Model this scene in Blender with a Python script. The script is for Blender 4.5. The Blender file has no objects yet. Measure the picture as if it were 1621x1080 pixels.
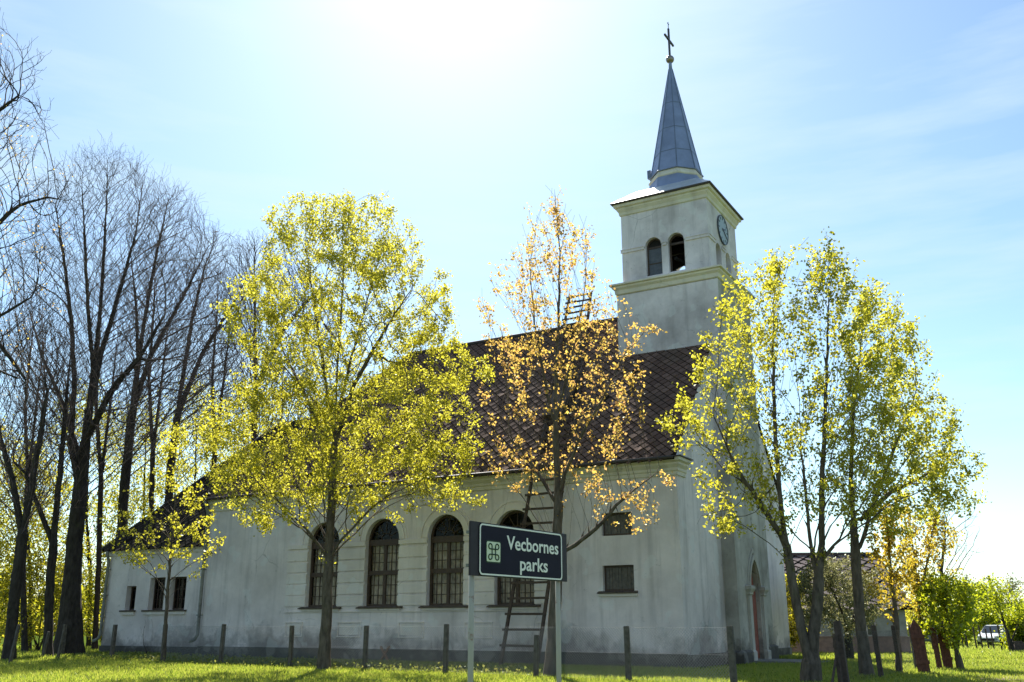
import bpy, math, random
import numpy as np
from mathutils import Vector, Matrix

# ------------------------------------------------------------------ camera, sky, sun, exposure
S = bpy.context.scene
COL = S.collection
F_PX = 1517.0                       # focal length in pixels of the 1621 px wide photograph
PITCH = math.atan(448 / F_PX)       # the camera looks up by 16.5 degrees
EYE = 1.55
cam = bpy.data.cameras.new("camera")
cam.sensor_width = 36.0
cam.lens = F_PX / 1621 * 36.0
cam.clip_end = 3000.0
cam_o = bpy.data.objects.new("camera", cam)
cam_o.location = (0, 0, EYE)
cam_o.rotation_euler = (math.pi / 2 + PITCH, 0, 0)
COL.objects.link(cam_o)
S.camera = cam_o

SUN_EL = math.radians(44.0)
SUN_AZ = math.radians(-4.5)         # from +Y towards +X
w = bpy.data.worlds.new("World")
S.world = w
w.use_nodes = True
wt = w.node_tree
wt.nodes.clear()
sky = wt.nodes.new("ShaderNodeTexSky")
sky.sky_type = 'NISHITA'
sky.sun_disc = False
sky.sun_elevation = SUN_EL
sky.sun_rotation = SUN_AZ
sky.air_density = 1.0
sky.dust_density = 0.44
sky.ozone_density = 1.0
bg = wt.nodes.new("ShaderNodeBackground")
bg.inputs['Strength'].default_value = 0.068
out = wt.nodes.new("ShaderNodeOutputWorld")
# thin streaks of high cloud in the sky
tc = wt.nodes.new("ShaderNodeTexCoord")
mp = wt.nodes.new("ShaderNodeMapping")
mp.inputs['Rotation'].default_value = (0.25, 0.35, 0.2)
mp.inputs['Scale'].default_value = (1.6, 2.0, 11.0)
nz = wt.nodes.new("ShaderNodeTexNoise")
nz.inputs['Scale'].default_value = 2.2
nz.inputs['Detail'].default_value = 7
nz.inputs['Roughness'].default_value = 0.55
rp = wt.nodes.new("ShaderNodeValToRGB")
rp.color_ramp.elements[0].position = 0.46
rp.color_ramp.elements[1].position = 0.78
rp.color_ramp.elements[1].color = (0.5, 0.5, 0.5, 1)
mx = wt.nodes.new("ShaderNodeMix")
mx.data_type = 'RGBA'
mx.inputs['B'].default_value = (5.5, 5.7, 5.9, 1)
wt.links.new(tc.outputs['Generated'], mp.inputs['Vector'])
wt.links.new(mp.outputs['Vector'], nz.inputs['Vector'])
wt.links.new(nz.outputs['Fac'], rp.inputs['Fac'])
wt.links.new(rp.outputs['Color'], mx.inputs['Factor'])
wt.links.new(sky.outputs['Color'], mx.inputs['A'])
tint = wt.nodes.new("ShaderNodeMix")
tint.data_type = 'RGBA'
tint.blend_type = 'MULTIPLY'
tint.inputs['Factor'].default_value = 1.0
tint.inputs['B'].default_value = (0.855, 0.985, 1.0, 1)
wt.links.new(mx.outputs['Result'], tint.inputs['A'])
wt.links.new(tint.outputs['Result'], bg.inputs['Color'])
wt.links.new(bg.outputs[0], out.inputs[0])

sun = bpy.data.lights.new("sun", 'SUN')
sun.energy = 4.3
sun.angle = math.radians(0.5)
sun.color = (1.0, 0.95, 0.86)
sun_o = bpy.data.objects.new("sun", sun)
d = Vector((math.sin(SUN_AZ) * math.cos(SUN_EL), math.cos(SUN_AZ) * math.cos(SUN_EL), math.sin(SUN_EL)))
sun_o.rotation_euler = d.to_track_quat('Z', 'Y').to_euler()
sun_o.location = (0, 60, 60)
COL.objects.link(sun_o)
vs = S.view_settings
vs.view_transform = 'Standard'
vs.look = 'None'
vs.exposure = 1.4
vs.gamma = 1.0
vs.use_curve_mapping = False
S.cycles.max_bounces = 8
S.cycles.transparent_max_bounces = 16
S.cycles.use_denoising = True

# ------------------------------------------------------------------ helpers
cP, sP = math.cos(PITCH), math.sin(PITCH)


def at(x, y, Y):
    """point of the place seen at photo pixel (x, y) standing Y metres in front of the camera"""
    u, v = (x - 810.5) / F_PX, (540 - y) / F_PX
    dy, dz = cP - v * sP, sP + v * cP
    return np.array([u / dy * Y, Y, EYE + dz / dy * Y])


def gnd(x, y):
    u, v = (x - 810.5) / F_PX, (540 - y) / F_PX
    dy, dz = cP - v * sP, sP + v * cP
    t = -EYE / dz
    return np.array([u * t, dy * t, 0.0])


def tag(o, label=None, cat=None, group=None, kind=None):
    if label: o['label'] = label
    if cat: o['category'] = cat
    if group: o['group'] = group
    if kind: o['kind'] = kind
    return o


def empty(name, loc=(0, 0, 0), rz=0.0, label=None, cat=None, group=None):
    o = bpy.data.objects.new(name, None)
    o.empty_display_size = 0.2
    o.location = loc
    o.rotation_euler = (0, 0, rz)
    COL.objects.link(o)
    return tag(o, label, cat, group)


def link(name, me, mat=None, parent=None):
    if mat:
        me.materials.append(mat)
    o = bpy.data.objects.new(name, me)
    COL.objects.link(o)
    if parent: o.parent = parent
    return o


def np_mesh(name, V, Fc, smooth=False):
    """mesh from an (N,3) vertex array and an (M,k) face array"""
    V = np.asarray(V, dtype=np.float32)
    Fc = np.asarray(Fc, dtype=np.int32)
    me = bpy.data.meshes.new(name)
    k = Fc.shape[1]
    me.vertices.add(len(V))
    me.vertices.foreach_set('co', V.ravel())
    me.loops.add(Fc.size)
    me.loops.foreach_set('vertex_index', Fc.ravel())
    me.polygons.add(len(Fc))
    me.polygons.foreach_set('loop_start', np.arange(0, Fc.size, k, dtype=np.int32))
    if smooth:
        me.polygons.foreach_set('use_smooth', np.ones(len(Fc), dtype=bool))
    me.update(calc_edges=True)
    return me


class MB:
    """collects shapes into one mesh"""
    def __init__(self):
        self.v, self.f, self.sm = [], [], []

    def add(self, vs_, fs, smooth=False):
        n = len(self.v)
        self.v += [tuple(float(c) for c in p) for p in vs_]
        self.f += [tuple(i + n for i in f) for f in fs]
        self.sm += [smooth] * len(fs)

    def box(self, a, b, bev=0.0):
        x0, y0, z0 = [min(p, q) for p, q in zip(a, b)]
        x1, y1, z1 = [max(p, q) for p, q in zip(a, b)]
        self.add([(x0, y0, z0), (x1, y0, z0), (x1, y1, z0), (x0, y1, z0), (x0, y0, z1), (x1, y0, z1), (x1, y1, z1), (x0, y1, z1)],
                 [(0, 3, 2, 1), (4, 5, 6, 7), (0, 1, 5, 4), (1, 2, 6, 5), (2, 3, 7, 6), (3, 0, 4, 7)])

    def quad(self, *p):
        self.add(p, [tuple(range(len(p)))])

    def bar(self, p, q, wx, wy, up=(0, 0, 1), taper=1.0):
        """rectangular bar from p to q"""
        p, q = Vector(p), Vector(q)
        dr = (q - p).normalized()
        u = dr.cross(Vector(up))
        if u.length < 1e-4: u = dr.cross(Vector((1, 0, 0)))
        u.normalize()
        n = u.cross(dr)
        vs_ = []
        for c, t in ((p, 1.0), (q, taper)):
            for a, b in ((-1, -1), (1, -1), (1, 1), (-1, 1)):
                vs_.append(c + u * a * wx * t / 2 + n * b * wy * t / 2)
        self.add(vs_, [(3, 2, 1, 0), (4, 5, 6, 7), (0, 1, 5, 4), (1, 2, 6, 5), (2, 3, 7, 6), (3, 0, 4, 7)])

    def tube(self, pts, r, k=8, cap=True):
        pts = [Vector(p) for p in pts]
        rs = r if isinstance(r, (list, tuple)) else [r] * len(pts)
        rings = []
        ref = Vector((0.31, 0.9, 0.12))
        for i, p in enumerate(pts):
            dr = (pts[min(i + 1, len(pts) - 1)] - pts[max(i - 1, 0)]).normalized()
            if abs(dr.dot(ref.normalized())) > 0.95: rf = Vector((1, 0.1, 0.3))
            else: rf = ref
            u = dr.cross(rf).normalized()
            n = dr.cross(u)
            rings.append([p + (u * math.cos(2 * math.pi * j / k) + n * math.sin(2 * math.pi * j / k)) * rs[i] for j in range(k)])
        vs_ = [p for rg in rings for p in rg]
        fs = []
        for i in range(len(pts) - 1):
            for j in range(k):
                a, b = i * k + j, i * k + (j + 1) % k
                fs.append((a, b, b + k, a + k))
        self.add(vs_, fs, True)
        if cap:
            n = len(self.v) - len(vs_)
            self.f += [tuple(n + j for j in reversed(range(k))), tuple(n + (len(pts) - 1) * k + j for j in range(k))]
            self.sm += [False, False]

    def loft(self, rings, closed=True, cap=True, smooth=False):
        k = len(rings[0])
        vs_ = [p for rg in rings for p in rg]
        fs = []
        for i in range(len(rings) - 1):
            for j in range(k if closed else k - 1):
                a, b = i * k + j, i * k + (j + 1) % k
                fs.append((a, b, b + k, a + k))
        if cap and closed:
            fs += [tuple(reversed(range(k))), tuple((len(rings) - 1) * k + j for j in range(k))]
        self.add(vs_, fs, smooth)

    def rect_loft(self, x0, x1, y0, y1, prof, cap=True):
        self.loft([[(x0 - o, y0 - o, z), (x1 + o, y0 - o, z), (x1 + o, y1 + o, z), (x0 - o, y1 + o, z)] for o, z in prof], cap=cap)

    def sphere(self, c, r, nu=16, nv=10):
        rings = []
        for i in range(1, nv):
            t = math.pi * i / nv
            rings.append([(c[0] + r * math.sin(t) * math.cos(2 * math.pi * j / nu), c[1] + r * math.sin(t) * math.sin(2 * math.pi * j / nu), c[2] - r * math.cos(t)) for j in range(nu)])
        self.loft(rings, smooth=True)

    def build(self, name, mat, parent=None):
        me = bpy.data.meshes.new(name)
        me.from_pydata(self.v, [], self.f)
        me.polygons.foreach_set('use_smooth', self.sm)
        me.update()
        return link(name, me, mat, parent)


# ------------------------------------------------------------------ materials
def new_mat(name):
    m = bpy.data.materials.new(name)
    m.use_nodes = True
    nt = m.node_tree
    b = nt.nodes['Principled BSDF']
    return m, nt, b


def N(nt, t, **kw):
    n = nt.nodes.new(t)
    for k, v in kw.items():
        if k.startswith('_'): setattr(n, k[1:], v)
        else: n.inputs[k].default_value = v
    return n


def coords(nt, scale=(1, 1, 1), kind='Object', rot=(0, 0, 0)):
    t = nt.nodes.new('ShaderNodeTexCoord')
    m = N(nt, 'ShaderNodeMapping', Scale=scale, Rotation=rot)
    nt.links.new(t.outputs[kind], m.inputs['Vector'])
    return m.outputs['Vector']


def noise(nt, vec, scale, detail=6, rough=0.6):
    n = N(nt, 'ShaderNodeTexNoise', Scale=scale, Detail=detail, Roughness=rough)
    nt.links.new(vec, n.inputs['Vector'])
    return n.outputs['Fac']


def ramp(nt, fac, stops):
    r = nt.nodes.new('ShaderNodeValToRGB')
    el = r.color_ramp.elements
    while len(el) < len(stops): el.new(0.5)
    for e, (p, c) in zip(el, stops):
        e.position = p
        e.color = (*c, 1) if len(c) == 3 else c
    nt.links.new(fac, r.inputs['Fac'])
    return r.outputs['Color']


def g(v): return (v, v, v)


def mixc(nt, fac, a, b, mode='MIX'):
    m = N(nt, 'ShaderNodeMix', _data_type='RGBA', _blend_type=mode)
    for s, v in (('Factor', fac), ('A', a), ('B', b)):
        if isinstance(v, (int, float)): m.inputs[s].default_value = v
        elif isinstance(v, tuple): m.inputs[s].default_value = (*v, 1)
        else: nt.links.new(v, m.inputs[s])
    return m.outputs['Result']


def bump(nt, b, h, strength=0.3, dist=0.02):
    n = N(nt, 'ShaderNodeBump', Strength=strength, Distance=dist)
    nt.links.new(h, n.inputs['Height'])
    nt.links.new(n.outputs['Normal'], b.inputs['Normal'])


def plain(name, c, rough=0.6, var=0.25, scale=6.0, metal=0.0, bmp=0.15):
    m, nt, b = new_mat(name)
    if name.startswith('sign'): b.inputs['Specular IOR Level'].default_value = 0.12
    v = coords(nt)
    f = noise(nt, v, scale)
    lo, hi = tuple(x * (1 - var) for x in c), tuple(min(1, x * (1 + var)) for x in c)
    nt.links.new(ramp(nt, f, [(0.3, lo), (0.7, hi)]), b.inputs['Base Color'])
    b.inputs['Roughness'].default_value = rough
    b.inputs['Metallic'].default_value = metal
    if bmp: bump(nt, b, noise(nt, v, scale * 4), bmp, 0.01)
    return m


def plaster(name, clean, grime, amount=0.5, splash=True, streak=1.0):
    m, nt, b = new_mat(name)
    v = coords(nt)
    big = noise(nt, v, 0.35, 8, 0.65)
    col = mixc(nt, ramp(nt, big, [(0.38, g(0)), (0.72, g(amount))]), clean, grime)
    st = noise(nt, coords(nt, (2.2, 2.2, 0.16)), 1.0, 6, 0.6)
    col = mixc(nt, ramp(nt, st, [(0.5, g(0)), (0.75, g(0.55 * streak))]), col, tuple(x * 0.6 for x in grime))
    fine = noise(nt, v, 5.0, 8, 0.7)
    col = mixc(nt, ramp(nt, fine, [(0.35, g(0.0)), (0.7, g(0.22))]), col, tuple(x * 0.75 for x in clean))
    if splash:      # blotches of damp and splashed earth with ragged upper edges
        sx = N(nt, 'ShaderNodeSeparateXYZ')
        tcn = nt.nodes.new('ShaderNodeTexCoord')
        nt.links.new(tcn.outputs['Object'], sx.inputs[0])
        a = N(nt, 'ShaderNodeMath', _operation='MULTIPLY_ADD')
        nt.links.new(noise(nt, v, 0.55, 8, 0.7), a.inputs[0])
        a.inputs[1].default_value = 5.2
        a.inputs[2].default_value = -1.35
        s = N(nt, 'ShaderNodeMath', _operation='SUBTRACT')
        nt.links.new(a.outputs[0], s.inputs[0])
        nt.links.new(sx.outputs['Z'], s.inputs[1])
        col = mixc(nt, ramp(nt, s.outputs[0], [(0.0, g(0)), (0.25, g(0.3)), (0.9, g(0.85))]), col, tuple(x * 0.5 for x in grime))
    vo = N(nt, 'ShaderNodeTexVoronoi', _feature='DISTANCE_TO_EDGE', Scale=0.55)
    wv = N(nt, 'ShaderNodeMix', _data_type='RGBA', Factor=0.25)
    nzw = N(nt, 'ShaderNodeTexNoise', Scale=1.3, Detail=6)
    nt.links.new(v, nzw.inputs['Vector'])
    nt.links.new(v, wv.inputs['A'])
    nt.links.new(nzw.outputs['Color'], wv.inputs['B'])
    nt.links.new(wv.outputs['Result'], vo.inputs['Vector'])
    crk = N(nt, 'ShaderNodeMath', _operation='MULTIPLY')
    nt.links.new(ramp(nt, vo.outputs['Distance'], [(0.0, g(1)), (0.006, g(0))]), crk.inputs[0])
    nt.links.new(ramp(nt, noise(nt, v, 0.4), [(0.5, g(0)), (0.6, g(0.6))]), crk.inputs[1])
    col = mixc(nt, crk.outputs[0], col, tuple(x * 0.45 for x in grime))
    patch = noise(nt, v, 1.1, 3, 0.4)
    col = mixc(nt, ramp(nt, patch, [(0.60, g(0)), (0.63, g(0.30))]), col, tuple(min(0.8, x * 1.15) for x in clean))
    spot = noise(nt, v, 2.6, 10, 0.75)
    col = mixc(nt, ramp(nt, spot, [(0.60, g(0)), (0.68, g(0.5))]), col, tuple(x * 0.5 for x in grime))
    nt.links.new(col, b.inputs['Base Color'])
    b.inputs['Roughness'].default_value = 0.9
    b.inputs['Specular IOR Level'].default_value = 0.2
    bump(nt, b, noise(nt, v, 18, 8, 0.7), 0.25, 0.015)
    return m


M = {}
M['plaster'] = plaster('plaster', (0.87, 0.775, 0.76), (0.43, 0.375, 0.365), 0.75, True, 0.9)
M['plaster_high'] = plaster('plaster_high', (0.85, 0.765, 0.78), (0.37, 0.325, 0.335), 1.0, False, 0.9)
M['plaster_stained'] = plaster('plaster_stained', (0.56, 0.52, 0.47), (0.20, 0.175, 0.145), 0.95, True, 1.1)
M['trim'] = plaster('trim', (0.84, 0.75, 0.70), (0.47, 0.415, 0.385), 0.55, False, 0.5)
M['cream'] = plaster('cream', (0.78, 0.70, 0.58), (0.40, 0.35, 0.29), 0.5, False, 0.7)
M['plinth'] = plaster('plinth', (0.36, 0.33, 0.31), (0.12, 0.11, 0.10), 1.0, True)
M['stone'] = plaster('stone', (0.56, 0.52, 0.47), (0.26, 0.23, 0.19), 0.8, False)


def tiles(name, lo, hi, moss):
    m, nt, b = new_mat(name)
    geo = nt.nodes.new('ShaderNodeNewGeometry')
    c = ramp(nt, geo.outputs['Random Per Island'], [(0.0, lo), (1.0, hi)])
    v = coords(nt)
    c = mixc(nt, ramp(nt, noise(nt, v, 0.5, 6), [(0.5, g(0)), (0.75, g(0.6))]), c, moss)
    c = mixc(nt, ramp(nt, noise(nt, v, 9, 6), [(0.45, g(0)), (0.75, g(0.5))]), c, tuple(x * 0.5 for x in lo))
    nt.links.new(c, b.inputs['Base Color'])
    b.inputs['Roughness'].default_value = 0.9
    b.inputs['Specular IOR Level'].default_value = 0.1
    bump(nt, b, noise(nt, v, 20), 0.3, 0.01)
    return m


M['tiles'] = tiles('roof_tiles', (0.120, 0.070, 0.055), (0.205, 0.125, 0.097), (0.11, 0.082, 0.06))
M['tiles_dark'] = tiles('dark_tiles', (0.035, 0.027, 0.022), (0.07, 0.052, 0.042), (0.04, 0.042, 0.025))  # darker tile tone used on the annex roof
M['tiles_grey'] = tiles('grey_tiles', (0.12, 0.095, 0.095), (0.20, 0.165, 0.165), (0.10, 0.09, 0.08))
M['roof_under'] = plain('roof_underlay', (0.022, 0.017, 0.015), 1.0)
M['roof_under'].node_tree.nodes['Principled BSDF'].inputs['Specular IOR Level'].default_value = 0.0
M['ridge'] = plain('ridge_tile', (0.05, 0.04, 0.04), 0.85)
M['gutter'] = plain('gutter_metal', (0.06, 0.045, 0.04), 0.6)
M['pipe'] = plain('downpipe_metal', (0.22, 0.215, 0.20), 0.55, 0.4, 3)
M['frame'] = plain('window_frame_wood', (0.060, 0.034, 0.022), 0.6, 0.3)
M['sill'] = plain('sill_paint', (0.085, 0.060, 0.045), 0.7, 0.4)
M['shutter'] = plain('shutter_boards', (0.12, 0.105, 0.09), 0.8, 0.35, 8)
M['curtain'] = plain('curtain_cloth', (0.60, 0.54, 0.48), 0.95, 0.5, 3)
M['dark'] = plain('dark_inside', (0.012, 0.010, 0.009), 0.95)  # near-black colour that paints the darkness of unlit interiors
M['door'] = plain('red_door_paint', (0.27, 0.080, 0.055), 0.7, 0.35, 5)
M['metal_sheet'] = plain('spire_sheet_metal', (0.23, 0.27, 0.43), 0.5, 0.2, 1.2, 0.1, 0.1)
M['cross'] = plain('cross_iron', (0.06, 0.05, 0.06), 0.5)
M['brass'] = plain('ball_metal', (0.30, 0.25, 0.22), 0.4, 0.2, 4, 0.7)
M['roof_sheet'] = plain('tower_roof_sheet', (0.55, 0.56, 0.58), 0.35, 0.15, 2, 0.4)
M['clock'] = plain('clock_face_paint', (0.33, 0.38, 0.42), 0.5, 0.12)
M['clock_dark'] = plain('clock_marks', (0.06, 0.065, 0.08), 0.5)
M['old_wood'] = plain('old_wood', (0.075, 0.050, 0.038), 0.9, 0.4, 9)
M['post_wood'] = plain('post_wood', (0.11, 0.09, 0.072), 0.9, 0.45, 7)
M['red_wood'] = plain('red_brown_boards', (0.12, 0.045, 0.030), 0.9, 0.45, 9)
M['wire'] = plain('galvanised_wire', (0.30, 0.30, 0.31), 0.9, 0.1, 3, 0.0, 0)
M['concrete'] = plain('step_concrete', (0.20, 0.19, 0.18), 0.9, 0.3)
M['brick'] = plain('pink_brick', (0.24, 0.16, 0.13), 0.9, 0.25, 4)
M['render_wall'] = plain('grey_render', (0.30, 0.29, 0.26), 0.9, 0.25, 2)
M['white_paint'] = plain('white_car_paint', (0.74, 0.76, 0.78), 0.25, 0.03, 3, 0, 0)
M['blue_paint'] = plain('blue_car_paint', (0.03, 0.05, 0.10), 0.3, 0.1, 3, 0, 0)
M['tyre'] = plain('tyre_rubber', (0.02, 0.02, 0.02), 0.8)
M['car_glass'] = plain('car_glass', (0.02, 0.025, 0.03), 0.08, 0.1, 3, 0, 0)
M['lamp_glass'] = plain('headlight_glass', (0.55, 0.58, 0.60), 0.15, 0.1, 3, 0, 0)
M['sign_navy'] = plain('sign_navy', (0.014, 0.011, 0.026), 0.6, 0.15, 4, 0, 0.05)
M['sign_back'] = plain('sign_board', (0.045, 0.036, 0.045), 0.5, 0.2, 5)
M['sign_white'] = plain('sign_white', (0.90, 0.85, 0.80), 0.5, 0.06, 30)
M['sign_pale'] = plain('sign_pale_yellow', (0.74, 0.76, 0.58), 0.5, 0.06)
M['sign_green'] = plain('sign_dark_green', (0.035, 0.065, 0.04), 0.5)


def rusty_post():
    m, nt, b = new_mat('painted_steel_rust')
    v = coords(nt)
    f = noise(nt, v, 6, 8, 0.7)
    c = mixc(nt, ramp(nt, f, [(0.60, g(0)), (0.68, g(1))]), (0.42, 0.37, 0.30), (0.20, 0.075, 0.035))
    nt.links.new(c, b.inputs['Base Color'])
    b.inputs['Roughness'].default_value = 0.6
    return m


M['sign_post'] = rusty_post()


def glass():
    m, nt, b = new_mat('window_glass')
    nt.nodes.remove(b)
    tr = N(nt, 'ShaderNodeBsdfTransparent', Color=(0.85, 0.82, 0.77, 1))
    gl = N(nt, 'ShaderNodeBsdfGlossy', Roughness=0.06)
    fr = N(nt, 'ShaderNodeFresnel', IOR=1.22)
    bp = N(nt, 'ShaderNodeBump', Strength=0.25, Distance=0.02)
    nt.links.new(noise(nt, coords(nt), 3, 3), bp.inputs['Height'])
    nt.links.new(bp.outputs[0], gl.inputs['Normal'])
    mxs = nt.nodes.new('ShaderNodeMixShader')
    nt.links.new(fr.outputs[0], mxs.inputs[0])
    nt.links.new(tr.outputs[0], mxs.inputs[1])
    nt.links.new(gl.outputs[0], mxs.inputs[2])
    nt.links.new(mxs.outputs[0], nt.nodes['Material Output'].inputs[0])
    return m


M['glass'] = glass()


def bark(name, lo, hi):
    m, nt, b = new_mat(name)
    v = coords(nt, (1, 1, 0.3))
    f = noise(nt, v, 7, 8, 0.65)
    c = ramp(nt, f, [(0.3, lo), (0.65, hi)])
    lich = noise(nt, coords(nt), 2.5, 6)
    c = mixc(nt, ramp(nt, lich, [(0.55, g(0)), (0.75, g(0.45))]), c, (0.085, 0.085, 0.04))
    nt.links.new(c, b.inputs['Base Color'])
    b.inputs['Roughness'].default_value = 0.95
    b.inputs['Specular IOR Level'].default_value = 0.15
    bump(nt, b, f, 0.8, 0.03)
    return m


M['bark_maple'] = bark('maple_bark', (0.045, 0.035, 0.027), (0.165, 0.130, 0.102))
M['bark_lime'] = bark('lime_bark', (0.020, 0.016, 0.014), (0.070, 0.056, 0.048))
M['bark_twig'] = plain('bare_twigs', (0.125, 0.088, 0.078), 0.9, 0.3, 2, 0, 0)


def leaf(name, cols, trans, tmix=0.55):
    """thin leaves: light passes through them; every leaf has its own tint"""
    m, nt, b = new_mat(name)
    nt.nodes.remove(b)
    geo = nt.nodes.new('ShaderNodeNewGeometry')
    n = len(cols)
    cd = ramp(nt, geo.outputs['Random Per Island'], [(i / max(1, n - 1), c) for i, c in enumerate(cols)])
    ct = ramp(nt, geo.outputs['Random Per Island'], [(i / max(1, len(trans) - 1), c) for i, c in enumerate(trans)])
    di = N(nt, 'ShaderNodeBsdfDiffuse')
    tr = N(nt, 'ShaderNodeBsdfTranslucent')
    gl = N(nt, 'ShaderNodeBsdfGlossy', Roughness=0.45, Color=(0.8, 0.85, 0.7, 1))
    nt.links.new(cd, di.inputs[0])
    nt.links.new(ct, tr.inputs[0])
    a = N(nt, 'ShaderNodeMixShader', Fac=tmix)
    nt.links.new(di.outputs[0], a.inputs[1])
    nt.links.new(tr.outputs[0], a.inputs[2])
    c = N(nt, 'ShaderNodeMixShader', Fac=0.05)
    nt.links.new(a.outputs[0], c.inputs[1])
    nt.links.new(gl.outputs[0], c.inputs[2])
    nt.links.new(c.outputs[0], nt.nodes['Material Output'].inputs[0])
    return m


M['leaf_maple'] = leaf('young_maple_leaves', [(0.12, 0.118, 0.012), (0.19, 0.18, 0.016), (0.26, 0.23, 0.02)],
                       [(0.45, 0.42, 0.012), (0.69, 0.65, 0.05), (0.82, 0.76, 0.10)], 0.64)
M['leaf_green'] = leaf('fresh_green_leaves', [(0.09, 0.095, 0.012), (0.16, 0.155, 0.016), (0.24, 0.21, 0.02)],
                       [(0.38, 0.39, 0.02), (0.64, 0.62, 0.04), (0.80, 0.75, 0.08)], 0.64)
M['leaf_orange'] = leaf('bronze_maple_leaves', [(0.30, 0.19, 0.05), (0.34, 0.24, 0.05), (0.27, 0.14, 0.06)],
                        [(0.82, 0.52, 0.11), (0.86, 0.62, 0.12), (0.74, 0.42, 0.16)], 0.64)
M['leaf_lime'] = leaf('lime_green_leaves', [(0.09, 0.12, 0.012), (0.15, 0.18, 0.016), (0.22, 0.24, 0.02)],
                      [(0.32, 0.40, 0.012), (0.52, 0.58, 0.018), (0.68, 0.68, 0.03)], 0.6)
M['leaf_gold'] = leaf('golden_young_leaves', [(0.22, 0.15, 0.015), (0.26, 0.20, 0.02)],
                      [(0.62, 0.42, 0.035), (0.70, 0.58, 0.05)], 0.6)
M['leaf_shade'] = leaf('undergrowth_leaves', [(0.08, 0.085, 0.012), (0.16, 0.145, 0.016), (0.24, 0.18, 0.02)],
                       [(0.42, 0.43, 0.02), (0.66, 0.62, 0.035), (0.78, 0.66, 0.06)], 0.64)
M['leaf_olive'] = leaf('grey_willow_leaves', [(0.13, 0.13, 0.06), (0.22, 0.21, 0.10)],
                       [(0.26, 0.25, 0.09), (0.36, 0.34, 0.14)], 0.45)
M['grass_blade'] = leaf('grass_blades', [(0.08, 0.115, 0.016), (0.14, 0.17, 0.025), (0.22, 0.22, 0.045)],
                        [(0.26, 0.37, 0.03), (0.44, 0.52, 0.05), (0.60, 0.60, 0.11)], 0.55)
M['weed_leaf'] = leaf('weed_leaves', [(0.10, 0.13, 0.03), (0.18, 0.19, 0.05)], [(0.30, 0.36, 0.06), (0.45, 0.42, 0.10)], 0.4)


def ground_mat():
    m, nt, b = new_mat('meadow_ground')
    v = coords(nt)
    c = ramp(nt, noise(nt, v, 0.6, 8), [(0.3, (0.045, 0.070, 0.012)), (0.55, (0.085, 0.125, 0.018)), (0.75, (0.14, 0.155, 0.035))])
    c = mixc(nt, ramp(nt, noise(nt, v, 6, 8, 0.7), [(0.55, g(0)), (0.75, g(0.6))]), c, (0.07, 0.055, 0.03))
    nt.links.new(c, b.inputs['Base Color'])
    b.inputs['Roughness'].default_value = 1.0
    b.inputs['Specular IOR Level'].default_value = 0.0
    bump(nt, b, noise(nt, v, 9, 8), 0.7, 0.08)
    return m


M['ground'] = ground_mat()
M['earth'] = plain('bare_earth', (0.20, 0.15, 0.09), 1.0, 0.35, 3)

# ------------------------------------------------------------------ ground
rng = np.random.default_rng(7)
mb = MB()
mb.quad((-700, -200, 0), (700, -200, 0), (700, 1200, 0), (-700, 1200, 0))
tag(mb.build('ground', M['ground']), 'green meadow ground around the church', None, None, 'structure')

# ------------------------------------------------------------------ church
CORNER = gnd(1086, 1058)
ROT = math.radians(-30.4)
ex = np.array([math.cos(ROT), math.sin(ROT), 0]); ey = np.array([-math.sin(ROT), math.cos(ROT), 0])


def L2W(x, y, z=0.0):
    return CORNER + ex * x + ey * y + np.array([0, 0, z])


church = empty('church', tuple(CORNER), ROT, 'white plastered church with brown tiled roof, clock tower and blue grey spire', 'church')


def wall(mb, P, u0, u1, z0, z1, ops, depth, top=None):
    """vertical wall with openings; P(u, z, d) gives the point d metres inside the wall face"""
    def prof(o):
        a, b, zs, kind = o['u0'], o['u1'], o['zs'], o.get('kind', 'rect')
        if kind == 'round':
            r, c = (b - a) / 2, (a + b) / 2
            return [(c - r * math.cos(math.pi * i / 20), zs + r * math.sin(math.pi * i / 20)) for i in range(21)]
        if kind == 'pointed':
            wd, pts = b - a, []
            R = wd * o.get('sharp', 1.25)
            am = math.acos((R - wd / 2) / R)
            for i in range(9):
                t = am * i / 8
                pts.append((a + R - R * math.cos(t), zs + R * math.sin(t)))
            return pts + [(a + b - p, q) for p, q in reversed(pts[:-1])]
        return [(a, zs), (b, zs)]
    colm = {}
    for o in ops: colm.setdefault((o['u0'], o['u1']), []).append(o)
    u = u0
    for (a, b) in sorted(colm):
        mb.quad(P(u, z0, 0), P(a, z0, 0), P(a, z1, 0), P(u, z1, 0))
        zb = [(a, z0), (b, z0)]
        for o in sorted(colm[(a, b)], key=lambda q: q['z0']) + [None]:
            ztop = o['z0'] if o else z1
            for (p, q), (r_, s_) in zip(zb[:-1], zb[1:]):
                mb.quad(P(p, q, 0), P(r_, s_, 0), P(r_, ztop, 0), P(p, ztop, 0))
            if o:
                zb = prof(o)
                loop = [(a, o['z0'])] + zb + [(b, o['z0'])]
                for (p, q), (r_, s_) in zip(loop, loop[1:] + loop[:1]):
                    mb.quad(P(p, q, 0), P(r_, s_, 0), P(r_, s_, depth), P(p, q, depth))
        u = b
    mb.quad(P(u, z0, 0), P(u1, z0, 0), P(u1, z1, 0), P(u, z1, 0))


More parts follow.
